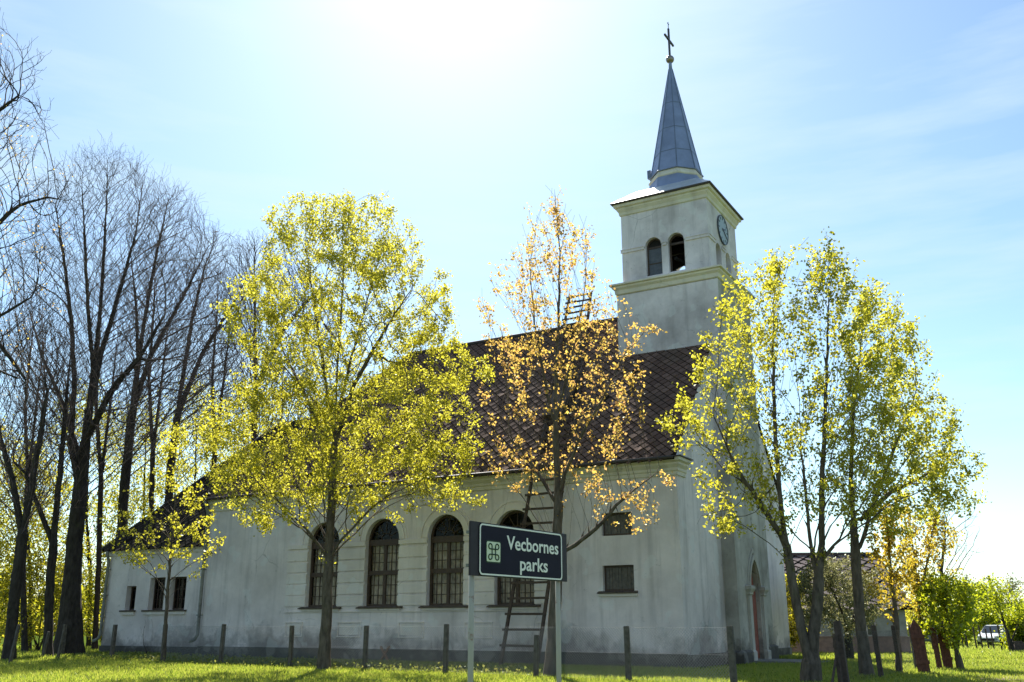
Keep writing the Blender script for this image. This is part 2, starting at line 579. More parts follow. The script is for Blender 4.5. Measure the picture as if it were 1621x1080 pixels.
NL, NW, EAVE = 25.35, 14.5, 7.8          # nave length, width, eaves height
RZ, RX = 16.25, -18.3                     # ridge height and its west end
KS = (RZ - 7.75) / (NW / 2 + 0.35)        # slope of the main roof
WIN = [-7.25 - 3.45 * k for k in range(4)]
WW, WZ0, WZS = 1.9, 2.3, 5.2
Pn = lambda u, z, d: (u, d, z)
ops = [dict(u0=c - WW / 2, u1=c + WW / 2, z0=WZ0, zs=WZS, kind='round') for c in WIN]
ops += [dict(u0=-3.25, u1=-1.93, z0=2.78, zs=3.75), dict(u0=-3.25, u1=-1.93, z0=4.89, zs=5.78)]
mb = MB()
wall(mb, Pn, -NL, 0, -0.4, EAVE, ops, 0.34)
mb.quad((-NL, 0, -0.4), (-NL, NW, -0.4), (-NL, NW, EAVE), (-NL, 0, EAVE))
mb.quad((-NL, NW, -0.4), (0, NW, -0.4), (0, NW, EAVE), (-NL, NW, EAVE))
mb.quad((0, 0, -0.4), (0, NW, -0.4), (0, NW, EAVE), (0, NW / 2, RZ - 0.12), (0, 0, EAVE))
nave_wall = mb.build('nave_wall', M['plaster'], church)
# near-black sheet painting in the unlit room behind the windows
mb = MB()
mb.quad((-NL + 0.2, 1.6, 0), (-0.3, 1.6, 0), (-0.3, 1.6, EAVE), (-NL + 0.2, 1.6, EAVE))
mb.build('dark_room_sheet', M['dark'], church)

# plinth
mb = MB()
mb.box((-NL, -0.07, -0.4), (0.07, 0.0, 0.45))
mb.box((0.0, 0.0, -0.4), (0.07, 4.86, 0.45))
mb.box((0.0, 9.66, -0.4), (0.07, NW, 0.45))
mb.box((-NL, -0.10, 0.45), (0.10, 0.0, 0.50))
mb.box((-33.1, 0.15, -0.4), (-NL, 0.25, 0.45))
mb.build('plinth', M['plinth'], church)

# sills band, rustic blocks on the piers, archivolts, imposts
mb = MB()
a, b = WIN[3] - WW / 2 - 1.25, WIN[0] + WW / 2 + 1.25
segs = []
edges_ = [a] + sum([[c - WW / 2, c + WW / 2] for c in reversed(WIN)], []) + [b]
piers = [(edges_[i], edges_[i + 1]) for i in range(0, len(edges_), 2)]
for (p, q) in piers:
    z = 2.34
    while z < 4.8:
        mb.box((p + 0.004, -0.06, z), (q - 0.004, 0.0, min(z + 0.44, 4.93)))
        z += 0.515
    mb.box((p + 0.0, -0.085, 4.97), (q + 0.0, 0.0, 5.16))
    mb.box((p + 0.10, -0.06, 0.98), (q - 0.10, 0.0, 1.02))
    mb.box((p + 0.10, -0.06, 1.60), (q - 0.10, 0.0, 1.64))
    mb.box((p + 0.10, -0.03, 1.02), (p + 0.14, 0.0, 1.60))
    mb.box((q - 0.14, -0.03, 1.02), (q - 0.10, 0.0, 1.60))
    mb.box((p + 0.22, -0.02, 1.08), (q - 0.22, 0.0, 1.54))
mb.box((a, -0.06, 2.06), (b, 0.0, 2.11))
mb.build('pier_blocks', M['trim'], church)
# cornice of the nave: stepped profile along the eaves, returning at the gable
mb = MB()
pr = [(0.0, 7.08), (-0.06, 7.08), (-0.06, 7.22), (-0.10, 7.26), (-0.10, 7.36), (-0.20, 7.48), (-0.20, 7.56), (-0.30, 7.62), (-0.30, 7.74), (0.0, 7.74)]
mb.loft([[(-NL - 0.02, y, z) for y, z in pr], [(0.0, y, z) for y, z in pr], [(-y * 0.9, y, z) for y, z in pr], [(-y * 0.9, 0.9, z) for y, z in pr]], closed=True)
mb.build('cornice', M['cream'], church)
mb = MB()
mb.box((-0.02, -0.36, 7.75), (0.34, 1.05, 7.79))
mb.build('cornice_cap', M['gutter'], church)
mb = MB()
mb.tube([(-NL - 0.3, -0.44, 7.70), (0.05, -0.44, 7.72)], 0.065, 8)
mb.build('gutter', M['gutter'], church)


def arch_ring(mb, c, z0, zs, r, wd, y0, y1):
    def ring(rr, zb):
        n = 20
        return [(c - rr, zb)] + [(c - rr * math.cos(math.pi * i / n), zs + rr * math.sin(math.pi * i / n)) for i in range(n + 1)] + [(c + rr, zb)]
    o, i_ = ring(r, z0), ring(r - wd, z0 + wd)
    mb.loft([[(x, y1, z) for x, z in o], [(x, y0, z) for x, z in o], [(x, y0, z) for x, z in i_], [(x, y1, z) for x, z in i_]], closed=True, cap=False)


def nave_window(cx):
    mb = MB()
    y0, y1 = 0.20, 0.30
    arch_ring(mb, cx, WZ0, WZS, WW / 2 - 0.002, 0.10, y0, y1)
    mb.box((cx - 0.075, y0 + 0.01, WZ0 + 0.09), (cx + 0.075, y1, WZS - 0.2))
    mb.box((cx - WW / 2 + 0.08, y0 - 0.03, WZS - 0.24), (cx + WW / 2 - 0.08, y1, WZS + 0.04))
    mb.box((cx - WW / 2 + 0.08, y0 - 0.02, 3.66), (cx + WW / 2 - 0.08, y1, 3.86))
    fr = mb.build('window', M['frame'], church)
    mb = MB()
    for sgn in (-1, 1):
        for f_ in (0.36, 0.68):
            x = cx + sgn * (0.075 + f_ * 0.78)
            mb.box((x - 0.018, 0.235, WZ0 + 0.1), (x + 0.018, 0.272, WZS - 0.2))
        xa, xb = sorted((cx + sgn * 0.075, cx + sgn * 0.86))
        for z in (2.78, 3.23, 4.22, 4.62):
            mb.box((xa, 0.238, z - 0.016), (xb, 0.268, z + 0.016))
    for k in range(1, 6):
        t = math.pi * k / 6
        mb.bar((cx + 0.25 * math.cos(t), 0.255, WZS + 0.04 + 0.25 * math.sin(t)), (cx + 0.87 * math.cos(t), 0.255, WZS + 0.87 * math.sin(t)), 0.03, 0.03, (0, 1, 0))
    mb.tube([(cx + 0.27 * math.cos(math.pi * i / 10), 0.255, WZS + 0.04 + 0.27 * math.sin(math.pi * i / 10)) for i in range(11)], 0.02, 5)
    mb.build('muntins', M['frame'], fr)
    mb = MB()
    n = 16
    r = WW / 2 - 0.05
    mb.quad(*([(cx - r, 0.262, WZ0 + 0.05)] + [(cx - r * math.cos(math.pi * i / n), 0.262, WZS + r * math.sin(math.pi * i / n)) for i in range(n + 1)] + [(cx + r, 0.262, WZ0 + 0.05)]))
    mb.build('pane', M['glass'], fr)
    # net curtain in soft folds behind the glass
    rr = random.Random(int(cx * 100))
    pts = [(cx - 0.95 + 1.9 * i / 60, 0.46 + 0.035 * math.sin(i * 0.9 + rr.random()) + 0.02 * rr.random()) for i in range(61)]
    mb = MB()
    mb.loft([[(x, y, WZ0) for x, y in pts], [(x, y, WZS - 0.2) for x, y in pts]], closed=False, cap=False, smooth=True)
    mb.build('curtain', M['curtain'], fr)
    mb = MB()
    x0, x1 = cx - WW / 2 - 0.28, cx + WW / 2 + 0.28
    mb.loft([[(x0, -0.22, 2.21), (x1, -0.22, 2.21), (x1, 0.0, 2.21), (x0, 0.0, 2.21)], [(x0, -0.22, 2.25), (x1, -0.22, 2.25), (x1, 0.0, 2.31), (x0, 0.0, 2.31)]])
    mb.box((cx - WW / 2 + 0.003, 0.0, 2.302), (cx + WW / 2 - 0.003, 0.22, 2.318))
    mb.build('sill', M['sill'], fr)
    mb = MB()
    mb.box((x0 + 0.10, -0.12, 2.12), (x1 - 0.10, 0.0, 2.21))
    mb.build('sill_ledge', M['trim'], fr)
    mb = MB()
    for r0, r1, dp in ((0.952, 1.22, -0.055), (1.30, 1.37, -0.035)):
        n = 24
        pts = [(math.cos(math.pi * i / n), math.sin(math.pi * i / n)) for i in range(n + 1)]
        for (c0, s0), (c1, s1) in zip(pts[:-1], pts[1:]):
            q = [(cx + r0 * c0, WZS + r0 * s0), (cx + r1 * c0, WZS + r1 * s0), (cx + r1 * c1, WZS + r1 * s1), (cx + r0 * c1, WZS + r0 * s1)]
            mb.add([(x, dp, z) for x, z in q] + [(x, 0.0, z) for x, z in q], [(0, 1, 2, 3), (1, 5, 6, 2), (0, 3, 7, 4)])
    mb.build('archivolt', M['trim'], fr)


for c in WIN: nave_window(c)


def square_window(x0, x1, z0, z1, sill):
    mb = MB()
    y0, y1 = 0.16, 0.24
    for a_, b_ in (((x0 + .002, y0, z0 + .002), (x0 + 0.07, y1, z1 - .002)), ((x1 - 0.07, y0, z0 + .002), (x1 - .002, y1, z1 - .002)),
                   ((x0 + 0.07, y0, z0 + .002), (x1 - 0.07, y1, z0 + 0.08)), ((x0 + 0.07, y0, z1 - 0.08), (x1 - 0.07, y1, z1 - .002))):
        mb.box(a_, b_)
    fr = mb.build('shuttered_window', M['frame'], church)
    mb = MB()
    n = 9
    wd = (x1 - x0 - 0.14) / n
    for i in range(n):
        dy = 0.012 * ((i * 7) % 3)
        mb.box((x0 + 0.07 + i * wd, y0 + 0.02 + dy, z0 + 0.08), (x0 + 0.07 + (i + 0.93) * wd, y0 + 0.06, z1 - 0.08))
    mb.quad((x0 + 0.01, 0.3, z0), (x1 - 0.01, 0.3, z0), (x1 - 0.01, 0.3, z1), (x0 + 0.01, 0.3, z1))
    mb.build('shutter', M['shutter'], fr)
    if sill:
        mb = MB()
        mb.loft([[(x0 - 0.2, -0.16, z0 - 0.10), (x1 + 0.14, -0.16, z0 - 0.10), (x1 + 0.14, 0.0, z0 - 0.10), (x0 - 0.2, 0.0, z0 - 0.10)],
                 [(x0 - 0.2, -0.16, z0 - 0.06), (x1 + 0.14, -0.16, z0 - 0.06), (x1 + 0.14, 0.0, z0 + 0.0), (x0 - 0.2, 0.0, z0 + 0.0)]])
        mb.build('sill', M['sill'], fr)
        mb = MB()
        mb.box((x0 - 0.16, -0.09, z0 - 0.2), (x1 + 0.14, 0.0, z0 - 0.10))
        mb.build('sill_ledge', M['trim'], fr)


square_window(-3.25, -1.93, 2.78, 3.75, True)
square_window(-3.25, -1.93, 4.89, 5.78, False)

# --- roofs: dark underlay plus one slate-like diamond tile after another
def inside(poly, p):
    c = False
    for (x1, y1), (x2, y2) in zip(poly, poly[1:] + poly[:1]):
        if (y1 > p[1]) != (y2 > p[1]) and p[0] < (x2 - x1) * (p[1] - y1) / (y2 - y1) + x1: c = not c
    return c


def roof_face(pts, dx=0.46, dy=0.46, lift=0.03, mb=None, under=None, seed=0, gap=0.445):
    """pts: planar polygon, first edge is the eave (left to right seen from outside)"""
    P0, P1 = Vector(pts[0]), Vector(pts[1])
    e1 = (P1 - P0).normalized()
    n = None
    for p in pts[2:]:
        n = e1.cross(Vector(p) - P0)
        if n.length > 1e-3: break
    n.normalize()
    if n.z < 0: n = -n
    e2 = n.cross(e1)
    if e2.z < 0: e2 = -e2
    poly = [((Vector(p) - P0).dot(e1), (Vector(p) - P0).dot(e2)) for p in pts]
    under.add([Vector(p) for p in pts] + [Vector(p) - n * 0.12 for p in pts],
              [tuple(range(len(pts))), tuple(reversed(range(len(pts), 2 * len(pts))))] +
              [(i, len(pts) + i, len(pts) + (i + 1) % len(pts), (i + 1) % len(pts)) for i in range(len(pts))])
    rr = random.Random(seed)
    us, vs_ = [p[0] for p in poly], [p[1] for p in poly]
    j = 0
    v = min(vs_)
    while v < max(vs_):
        u = min(us) + (dx / 2 if j % 2 else 0)
        while u < max(us):
            a_, b_ = dx * gap, dy * gap
            if inside(poly, (u, v)) and sum(inside(poly, (u + q * a_, v + r * b_)) for q, r in ((1, 0), (-1, 0), (0, 1), (0, -1))) >= 3:
                def W3(q, r, h): return P0 + e1 * (u + q) + e2 * (v + r) + n * h
                k = rr.uniform(-0.008, 0.008) + (0.03 if rr.random() < 0.03 else 0)
                if rr.random() < 0.0015:
                    u += dx
                    continue
                lo, sl, sr, to = W3(0, -b_, lift + k), W3(-a_, 0, lift * 0.65 + k + rr.uniform(-.004, .004)), W3(a_, 0, lift * 0.65 + k), W3(0, b_, 0.008)
                mb.add([lo, sr, to, sl, W3(0, -b_, 0.001), W3(a_, 0, 0.001), W3(-a_, 0, 0.001)], [(0, 1, 2, 3), (4, 5, 1, 0), (6, 4, 0, 3)])
            u += dx
        v += dy / 2
        j += 1


E0, E1 = -0.38, NW + 0.38
ze = 7.75 - 0.03 * KS
xl = -NL - 0.38
tl, un = MB(), MB()
roof_face([(xl, E0, ze), (0.06, E0, ze), (0.06, NW / 2, RZ), (RX, NW / 2, RZ)], mb=tl, under=un, seed=1)
roof_face([(0.06, E1, ze), (xl, E1, ze), (RX, NW / 2, RZ), (0.06, NW / 2, RZ)], mb=MB(), under=un, seed=2)
roof_face([(xl, E1, ze), (xl, E0, ze), (RX, NW / 2, RZ)], mb=tl, under=un, seed=3)
roof = un.build('roof', M['roof_under'], church)
tl.build('tiles', M['tiles'], roof)
mb = MB()
mb.tube([(RX - 0.1, NW / 2, RZ + 0.02), (0.05, NW / 2, RZ + 0.02)], 0.13, 8)
mb.tube([(xl, E0, ze + 0.02), (RX, NW / 2, RZ + 0.03)], 0.10, 8)
mb.tube([(xl, E1, ze + 0.02), (RX, NW / 2, RZ + 0.03)], 0.10, 8)
mb.build('ridge', M['ridge'], roof)
# hatch in the roof slope
mb = MB()
nrm = Vector((0, -KS, 1)).normalized(); slp = Vector((0, 1, KS)).normalized()
hb = Vector((-6.25, 1.85, 7.75 + (1.85 + .35) * KS))
q = []
for s_, h_ in ((0, 0.0), (0, 0.34), (2.6, 0.40), (2.6, 0.0)):
    q.append([hb + slp * s_ + nrm * h_ + Vector((dx, 0, 0)) for dx in (-0.55, 0.4)])
mb.add([p for pr_ in q for p in pr_], [(0, 1, 3, 2), (2, 3, 5, 4), (4, 5, 7, 6), (0, 2, 4, 6), (1, 7, 5, 3)])
mb.bar(hb + slp * 2.62 + nrm * 0.42 + Vector((-0.65, 0, 0)), hb + slp * 2.62 + nrm * 0.42 + Vector((0.5, 0, 0)), 0.16, 0.1)
mb.build('hatch', M['old_wood'], roof)

# --- annex at the far end
AX0, AX1, AY0, AY1, AE = -33.1, -NL, 0.25, 14.25, 5.5
mb = MB()
aops = [dict(u0=-31.5, u1=-30.75, z0=2.25, zs=3.5), dict(u0=-29.7, u1=-28.55, z0=2.25, zs=3.9), dict(u0=-28.15, u1=-26.95, z0=2.25, zs=3.9)]
wall(mb, lambda u, z, dd: (u, AY0 + dd, z), AX0, AX1, -0.5, AE, aops, 0.42)
mb.quad((AX0, AY0, -0.5), (AX0, AY1, -0.5), (AX0, AY1, AE), (AX0, AY0, AE))
mb.quad((AX0, AY1, -0.5), (AX1, AY1, -0.5), (AX1, AY1, AE), (AX0, AY1, AE))
mb.build('annex_wall', M['plaster'], church)
for o in aops:
    x0, x1 = o['u0'], o['u1']
    mb = MB()
    y0, y1 = AY0 + 0.30, AY0 + 0.38
    for a_, b_ in (((x0 + .002, y0, 2.252), (x0 + 0.07, y1, o['zs'] - .002)), ((x1 - 0.07, y0, 2.252), (x1 - .002, y1, o['zs'] - .002)),
                   ((x0 + 0.07, y0, 2.252), (x1 - 0.07, y1, 2.34)), ((x0 + 0.07, y0, o['zs'] - 0.08), (x1 - 0.07, y1, o['zs'] - .002))):
        mb.box(a_, b_)
    k = 2 if x1 - x0 < 1 else 4
    for i in range(1, k):
        xx = x0 + (x1 - x0) * i / k
        mb.box((xx - 0.02, y0 + 0.02, 2.34), (xx + 0.02, y1 - 0.02, o['zs'] - 0.08))
    for z in (2.8, 3.3):
        mb.box((x0 + 0.07, y0 + 0.025, z - 0.012), (x1 - 0.07, y1 - 0.025, z + 0.012))
    fr = mb.build('narrow_window', M['frame'], church)
    mb = MB()
    mb.quad((x0 + 0.03, y0 + 0.05, 2.28), (x1 - 0.03, y0 + 0.05, 2.28), (x1 - 0.03, y0 + 0.05, o['zs'] - 0.03), (x0 + 0.03, y0 + 0.05, o['zs'] - 0.03))
    mb.build('pane', M['glass'], fr)
for x0, x1 in ((-31.75, -30.6), (-30.0, -26.75)):
    mb = MB()
    mb.box((x0, AY0 - 0.15, 2.17), (x1, AY0, 2.25))
    sl = mb.build('sill', M['sill'], church)
    mb = MB()
    mb.box((x0 + 0.06, AY0 - 0.10, 2.02), (x1 - 0.06, AY0, 2.17))
    mb.build('sill_ledge', M['trim'], sl)
mb = MB()
pr = [(0.0, 5.12), (-0.08, 5.12), (-0.08, 5.26), (-0.16, 5.34), (-0.26, 5.38), (-0.26, 5.50), (0.0, 5.50)]
mb.loft([[(AX0 + y, AY0 + y, z) for y, z in pr], [(AX1, AY0 + y, z) for y, z in pr]], closed=True)
mb.build('annex_cornice', M['trim'], church)
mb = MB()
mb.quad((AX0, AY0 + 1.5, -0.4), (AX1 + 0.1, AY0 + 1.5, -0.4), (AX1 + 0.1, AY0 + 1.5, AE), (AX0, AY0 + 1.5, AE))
mb.build('annex_dark_sheet', M['dark'], church)  # near-black sheet painted in for the unlit annex room
tl, un = MB(), MB()
ax0, ay0, ay1 = AX0 - 0.4, AY0 - 0.36, AY1 + 0.36
RA, RAX = 13.2, -28.1
roof_face([(ax0, ay0, 5.45), (-NL + 0.02, ay0, 5.45), (-NL + 0.02 + 3.0, NW / 2, RA), (RAX, NW / 2, RA)] if False else
          [(ax0, ay0, 5.45), (-NL - 0.01, ay0, 5.45), (-20.9, NW / 2, RA), (RAX, NW / 2, RA)], mb=tl, under=un, seed=5)
roof_face([(-NL - 0.01, ay1, 5.45), (ax0, ay1, 5.45), (RAX, NW / 2, RA), (-20.9, NW / 2, RA)], mb=MB(), under=un, seed=6)
roof_face([(ax0, ay1, 5.45), (ax0, ay0, 5.45), (RAX, NW / 2, RA)], mb=tl, under=un, seed=7)
ar = un.build('annex_roof', M['roof_under'], church)
tl.build('tiles', M['tiles_dark'], ar)
mb = MB()
mb.tube([(RAX - 0.1, NW / 2, RA + 0.02), (-20.9, NW / 2, RA + 0.02)], 0.11, 8)
mb.tube([(ax0, ay0, 5.47), (RAX, NW / 2, RA + 0.03)], 0.09, 8)
mb.build('ridge', M['ridge'], ar)

# downpipes
for (x, y, zt, zb, off) in ((-NL - 0.05, -0.12, 7.6, 0.75, 0.42), (AX0 + 0.02, AY0 - 0.13, 5.4, 0.7, 0.3)):
    mb = MB()
    mb.tube([(x + 0.1, y - off + 0.05, zt), (x + 0.05, y - off * 0.6, zt - 0.2), (x, y, zt - 0.55), (x, y, zb + 0.28), (x - 0.12, y - 0.06, zb + 0.06), (x - 0.34, y - 0.16, zb - 0.02)], 0.085, 10)
    for z in (zb + 1.2, (zt + zb) / 2, zt - 1.0):
        mb.box((x - 0.11, y - 0.10, z), (x + 0.11, y + 0.12, z + 0.05))
    mb.build('downpipe', M['pipe'], church)

# --- tower
TX0, TX1, TY0, TY1 = -4.4, 0.58, 4.85, 9.65
TC = ((TX0 + TX1) / 2, (TY0 + TY1) / 2)
mb = MB()
DY0, DY1 = 6.55, 7.95
dop = [dict(u0=DY0, u1=DY1, z0=0.12, zs=2.95, kind='pointed', sharp=1.05)]
wall(mb, lambda u, z, dd: (TX1 - dd, u, z), TY0, TY1, -0.4, 16.6, dop, 0.30)
mb.quad((0.0, TY0, -0.4), (TX1, TY0, -0.4), (TX1, TY0, 7.9), (0.0, TY0, 7.9))
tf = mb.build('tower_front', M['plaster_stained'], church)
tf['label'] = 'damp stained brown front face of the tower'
mb = MB()
mb.quad((TX0, TY1, -0.4), (TX1, TY1, -0.4), (TX1, TY1, 16.6), (TX0, TY1, 16.6))
mb.quad((TX0, TY0, 7.6), (TX0, TY1, 7.6), (TX0, TY1, 16.6), (TX0, TY0, 16.6))
mb.quad((TX0, TY0, 7.9), (TX1, TY0, 7.9), (TX1, TY0, 16.6), (TX0, TY0, 16.6))
mb.quad((TX0, TY0, 16.6), (TX1, TY0, 16.6), (TX1, TY1, 16.6), (TX0, TY1, 16.6))
tower = mb.build('tower_wall', M['plaster_high'], church)
UX0, UX1, UY0, UY1 = -4.15, 0.2, 5.08, 9.42
UC = ((UX0 + UX1) / 2, (UY0 + UY1) / 2)
mb = MB()
prof = [(0.0, 16.62), (0.06, 16.66), (0.08, 16.84), (0.18, 16.94), (0.18, 17.02), (0.28, 17.05), (0.28, 17.13), (-0.30, 17.34)]
mb.rect_loft(TX0, TX1, TY0, TY1, prof)
mb.build('tower_cornice', M['cream'], church)
mb = MB()
BZ0, BZS = 17.40, 18.90
side_ops = [dict(u0=-2.92, u1=-2.12, z0=BZ0, zs=BZS, kind='round'), dict(u0=-1.78, u1=-0.98, z0=BZ0, zs=BZS, kind='round')]
front_ops = [dict(u0=6.10, u1=6.90, z0=BZ0, zs=18.55, kind='round'), dict(u0=7.55, u1=8.35, z0=BZ0, zs=18.55, kind='round')]
wall(mb, lambda u, z, dd: (u, UY0 + dd, z), UX0, UX1, 17.2, 20.75, side_ops, 0.3)
wall(mb, lambda u, z, dd: (u, UY1 - dd, z), UX0, UX1, 17.2, 20.75, side_ops, 0.3)
wall(mb, lambda u, z, dd: (UX1 - dd, u, z), UY0, UY1, 17.2, 20.75, front_ops, 0.3)
wall(mb, lambda u, z, dd: (UX0 + dd, u, z), UY0, UY1, 17.2, 20.75, front_ops, 0.3)
mb.build('belfry_wall', M['plaster_high'], church)
mb = MB()        # inner faces of the bell chamber
i = 0.302
for p in (((UX0 + i, UY0 + i), (UX1 - i, UY0 + i), side_ops, 0), ((UX0 + i, UY1 - i), (UX1 - i, UY1 - i), side_ops, 0)):
    yy = p[0][1]
    wall(mb, lambda u, z, dd: (u, yy, z), UX0 + i, UX1 - i, 17.2, 20.75, side_ops, 0.0)
for xx in (UX0 + i, UX1 - i):
    wall(mb, lambda u, z, dd: (xx, u, z), UY0 + i, UY1 - i, 17.2, 20.75, front_ops, 0.0)
mb.quad((UX0 + i, UY0 + i, 17.36), (UX1 - i, UY0 + i, 17.36), (UX1 - i, UY1 - i, 17.36), (UX0 + i, UY1 - i, 17.36))
mb.quad((UX0 + i, UY0 + i, 20.7), (UX1 - i, UY0 + i, 20.7), (UX1 - i, UY1 - i, 20.7), (UX0 + i, UY1 - i, 20.7))
mb.bar((-3.9, 6.4, 17.4), (-0.6, 8.4, 19.6), 0.16, 0.16)
mb.bar((-1.6, 5.45, 18.2), (-0.3, 9.0, 17.5), 0.14, 0.14)
mb.bar((-3.85, 7.25, 19.2), (-0.1, 7.25, 19.2), 0.2, 0.2)
mb.build('bell_chamber', M['dark'], church)
# arched frames in the belfry openings, the left one glazed
for k, o in enumerate(side_ops):
    c, r = (o['u0'] + o['u1']) / 2, 0.4
    mb = MB()
    arch_ring(mb, c, BZ0, BZS, r - 0.002, 0.07, UY0 + 0.17, UY0 + 0.27)
    mb.box((c - r + 0.05, UY0 + 0.17, 18.80), (c + r - 0.05, UY0 + 0.26, 18.90))
    if k == 0: mb.box((c - r + 0.05, UY0 + 0.18, 18.02), (c + r - 0.05, UY0 + 0.25, 18.07))
    fr = mb.build('belfry_window', M['frame'], church)
    if k == 0:
        mb = MB()
        mb.box((c - r + 0.05, UY0 + 0.2, BZ0 + 0.05), (c + r - 0.05, UY0 + 0.23, 18.80))
        mb.build('shutter', plain('blue_shutter', (0.085, 0.09, 0.11), 0.6), fr)
        mb = MB()
        mb.quad(*[(c - (r - .05) * math.cos(math.pi * i / 12), UY0 + 0.22, 18.9 + (r - .05) * math.sin(math.pi * i / 12)) for i in range(13)])
        mb.build('pane', M['dark'], fr)
# string course with gaps at the openings, and surrounds
for a_, b_ in ((UX0 - 0.05, -2.99), (-2.05, -1.85), (-0.91, UX1 + 0.05)):
    mb = MB()
    mb.box((a_, UY0 - 0.055, 18.80), (b_, UY0, 18.93))
    mb.box((a_, UY0 - 0.085, 18.93), (b_, UY0, 18.97))
    mb.build('string_course', M['plaster_high'], church)
for a_, b_ in ((UY0, 6.03), (6.97, 7.48), (8.42, UY1)):
    mb = MB()
    mb.box((UX1, a_, 18.80), (UX1 + 0.05, b_, 18.93))
    mb.box((UX1, a_, 18.93), (UX1 + 0.08, b_, 18.97))
    mb.build('string_course', M['plaster_high'], church)
for o in side_ops:
    mb = MB()
    c = (o['u0'] + o['u1']) / 2
    n = 16
    pts = [(math.cos(math.pi * i / n), math.sin(math.pi * i / n)) for i in range(n + 1)]
    for (c0, s0), (c1, s1) in zip(pts[:-1], pts[1:]):
        q = [(c + 0.404 * c0, 18.9 + 0.404 * s0), (c + 0.52 * c0, 18.9 + 0.52 * s0), (c + 0.52 * c1, 18.9 + 0.52 * s1), (c + 0.404 * c1, 18.9 + 0.404 * s1)]
        mb.add([(x, UY0 - 0.045, z) for x, z in q] + [(x, UY0, z) for x, z in q], [(0, 1, 2, 3), (1, 5, 6, 2), (0, 3, 7, 4)])
    mb.build('arch_surround', M['plaster_high'], church)
mb = MB()
prof = [(0.0, 20.74), (0.06, 20.78), (0.08, 20.92), (0.17, 21.06), (0.17, 21.12), (0.27, 21.17), (0.29, 21.30), (0.2, 21.31)]
mb.rect_loft(UX0, UX1, UY0, UY1, prof)
mb.build('belfry_cornice', M['cream'], church)


def octo(r, z, rot=0.3927):
    return [(UC[0] + r * math.cos(rot + k * math.pi / 4), UC[1] + r * math.sin(rot + k * math.pi / 4), z) for k in range(8)]


mb = MB()
mb.rect_loft(UX0, UX1, UY0, UY1, [(0.31, 21.302), (0.37, 21.31), (0.39, 21.37), (0.36, 21.40)])
mb.build('roof_edge', M['gutter'], church)
mb = MB()
mb.rect_loft(UX0, UX1, UY0, UY1, [(0.36, 21.402), (-0.2, 21.85), (-0.62, 22.2)])
mb.build('tower_roof', M['roof_sheet'], church)
mb = MB()
for z, r, r2, z2 in ((21.95, 1.56, 1.47, 22.3), (22.3, 1.47, 1.40, 22.6), (22.6, 1.40, 1.36, 22.86)):
    mb.loft([octo(r, z), octo(r2, z2)], cap=False)
mb.loft([octo(1.58, 21.85), octo(1.61, 21.92), octo(1.56, 21.97)], cap=False)
mb.build('spire_skirt', M['metal_sheet'], church)
mb = MB()
mb.loft([octo(1.34, 22.84), octo(1.40, 22.9), octo(1.40, 22.98), octo(1.30, 23.14), octo(1.28, 23.2)])
mb.build('spire_cornice', M['cream'], church)
mb = MB()
zs_ = [23.2, 23.24, 23.3, 29.5]
mb.loft([octo(1.34, 23.19), octo(1.38, 23.22), octo(1.30, 23.28)], cap=False)
mb.loft([octo(1.27, 23.27), octo(0.09, 29.55)])
spire = mb.build('spire', M['metal_sheet'], church)
mb = MB()        # raised sheet joints
for k in range(8):
    a_, b_ = octo(1.275, 23.28)[k], octo(0.10, 29.5)[k]
    mb.bar(a_, b_, 0.05, 0.05, taper=0.5)
for z in (24.35, 25.75, 27.3):
    r = 1.27 + (0.09 - 1.27) * (z - 23.27) / (29.55 - 23.27)
    mb.loft([octo(r + 0.012, z - 0.02), octo(r + 0.012, z + 0.02)], cap=False)
mb.box((UC[0] - 1.36, UC[1] - 0.5, 23.3), (UC[0] - 1.18, UC[1] - 0.35, 23.75))
mb.build('seams', plain('seam_metal', (0.14, 0.17, 0.25), 0.5, 0.2, 2, 0.1), spire)
mb = MB()
mb.tube([(UC[0], UC[1], 29.4), (UC[0], UC[1], 30.1)], [0.10, 0.07], 8)
mb.build('spire_tip', M['metal_sheet'], spire)
mb = MB()
c = Vector((UC[0], UC[1], 0))
mb.bar(c + Vector((0, 0, 30.1)), c + Vector((0, 0, 31.95)), 0.09, 0.09, (0, 1, 0))
mb.bar(c + Vector((0, -0.62, 31.25)), c + Vector((0, 0.62, 31.25)), 0.09, 0.09)
mb.tube([c + Vector((0, 0, 31.95)), c + Vector((0, 0, 32.35))], 0.02, 5)
mb.bar(c + Vector((0, -0.1, 32.25)), c + Vector((0, 0.1, 32.25)), 0.03, 0.03)
cross = mb.build('cross', M['cross'], church)
mb = MB()
mb.sphere((UC[0], UC[1], 30.08), 0.22)
mb.build('ball', M['brass'], cross)

# clock on the front of the belfry
CK = (7.25, 19.9)
mb = MB()
R = 0.72
ring = lambda x, r: [(x, CK[0] + r * math.cos(2 * math.pi * k / 40), CK[1] + r * math.sin(2 * math.pi * k / 40)) for k in range(40)]
mb.loft([ring(UX1, R), ring(UX1 + 0.05, R), ring(UX1 + 0.055, R - 0.04)])
clock = mb.build('clock', M['clock'], church)
mb = MB()
mb.loft([ring(UX1, R + 0.03), ring(UX1 + 0.08, R + 0.03), ring(UX1 + 0.08, R - 0.01), ring(UX1 + 0.056, R - 0.02)], cap=False)
for k in range(12):
    t = 2 * math.pi * k / 12
    p = [Vector((UX1 + 0.062, CK[0] + rr_ * math.cos(t), CK[1] + rr_ * math.sin(t))) for rr_ in (0.52, 0.66)]
    mb.bar(p[0], p[1], 0.05, 0.02, (1, 0, 0))
mb.build('clock_rim', M['clock_dark'], clock)
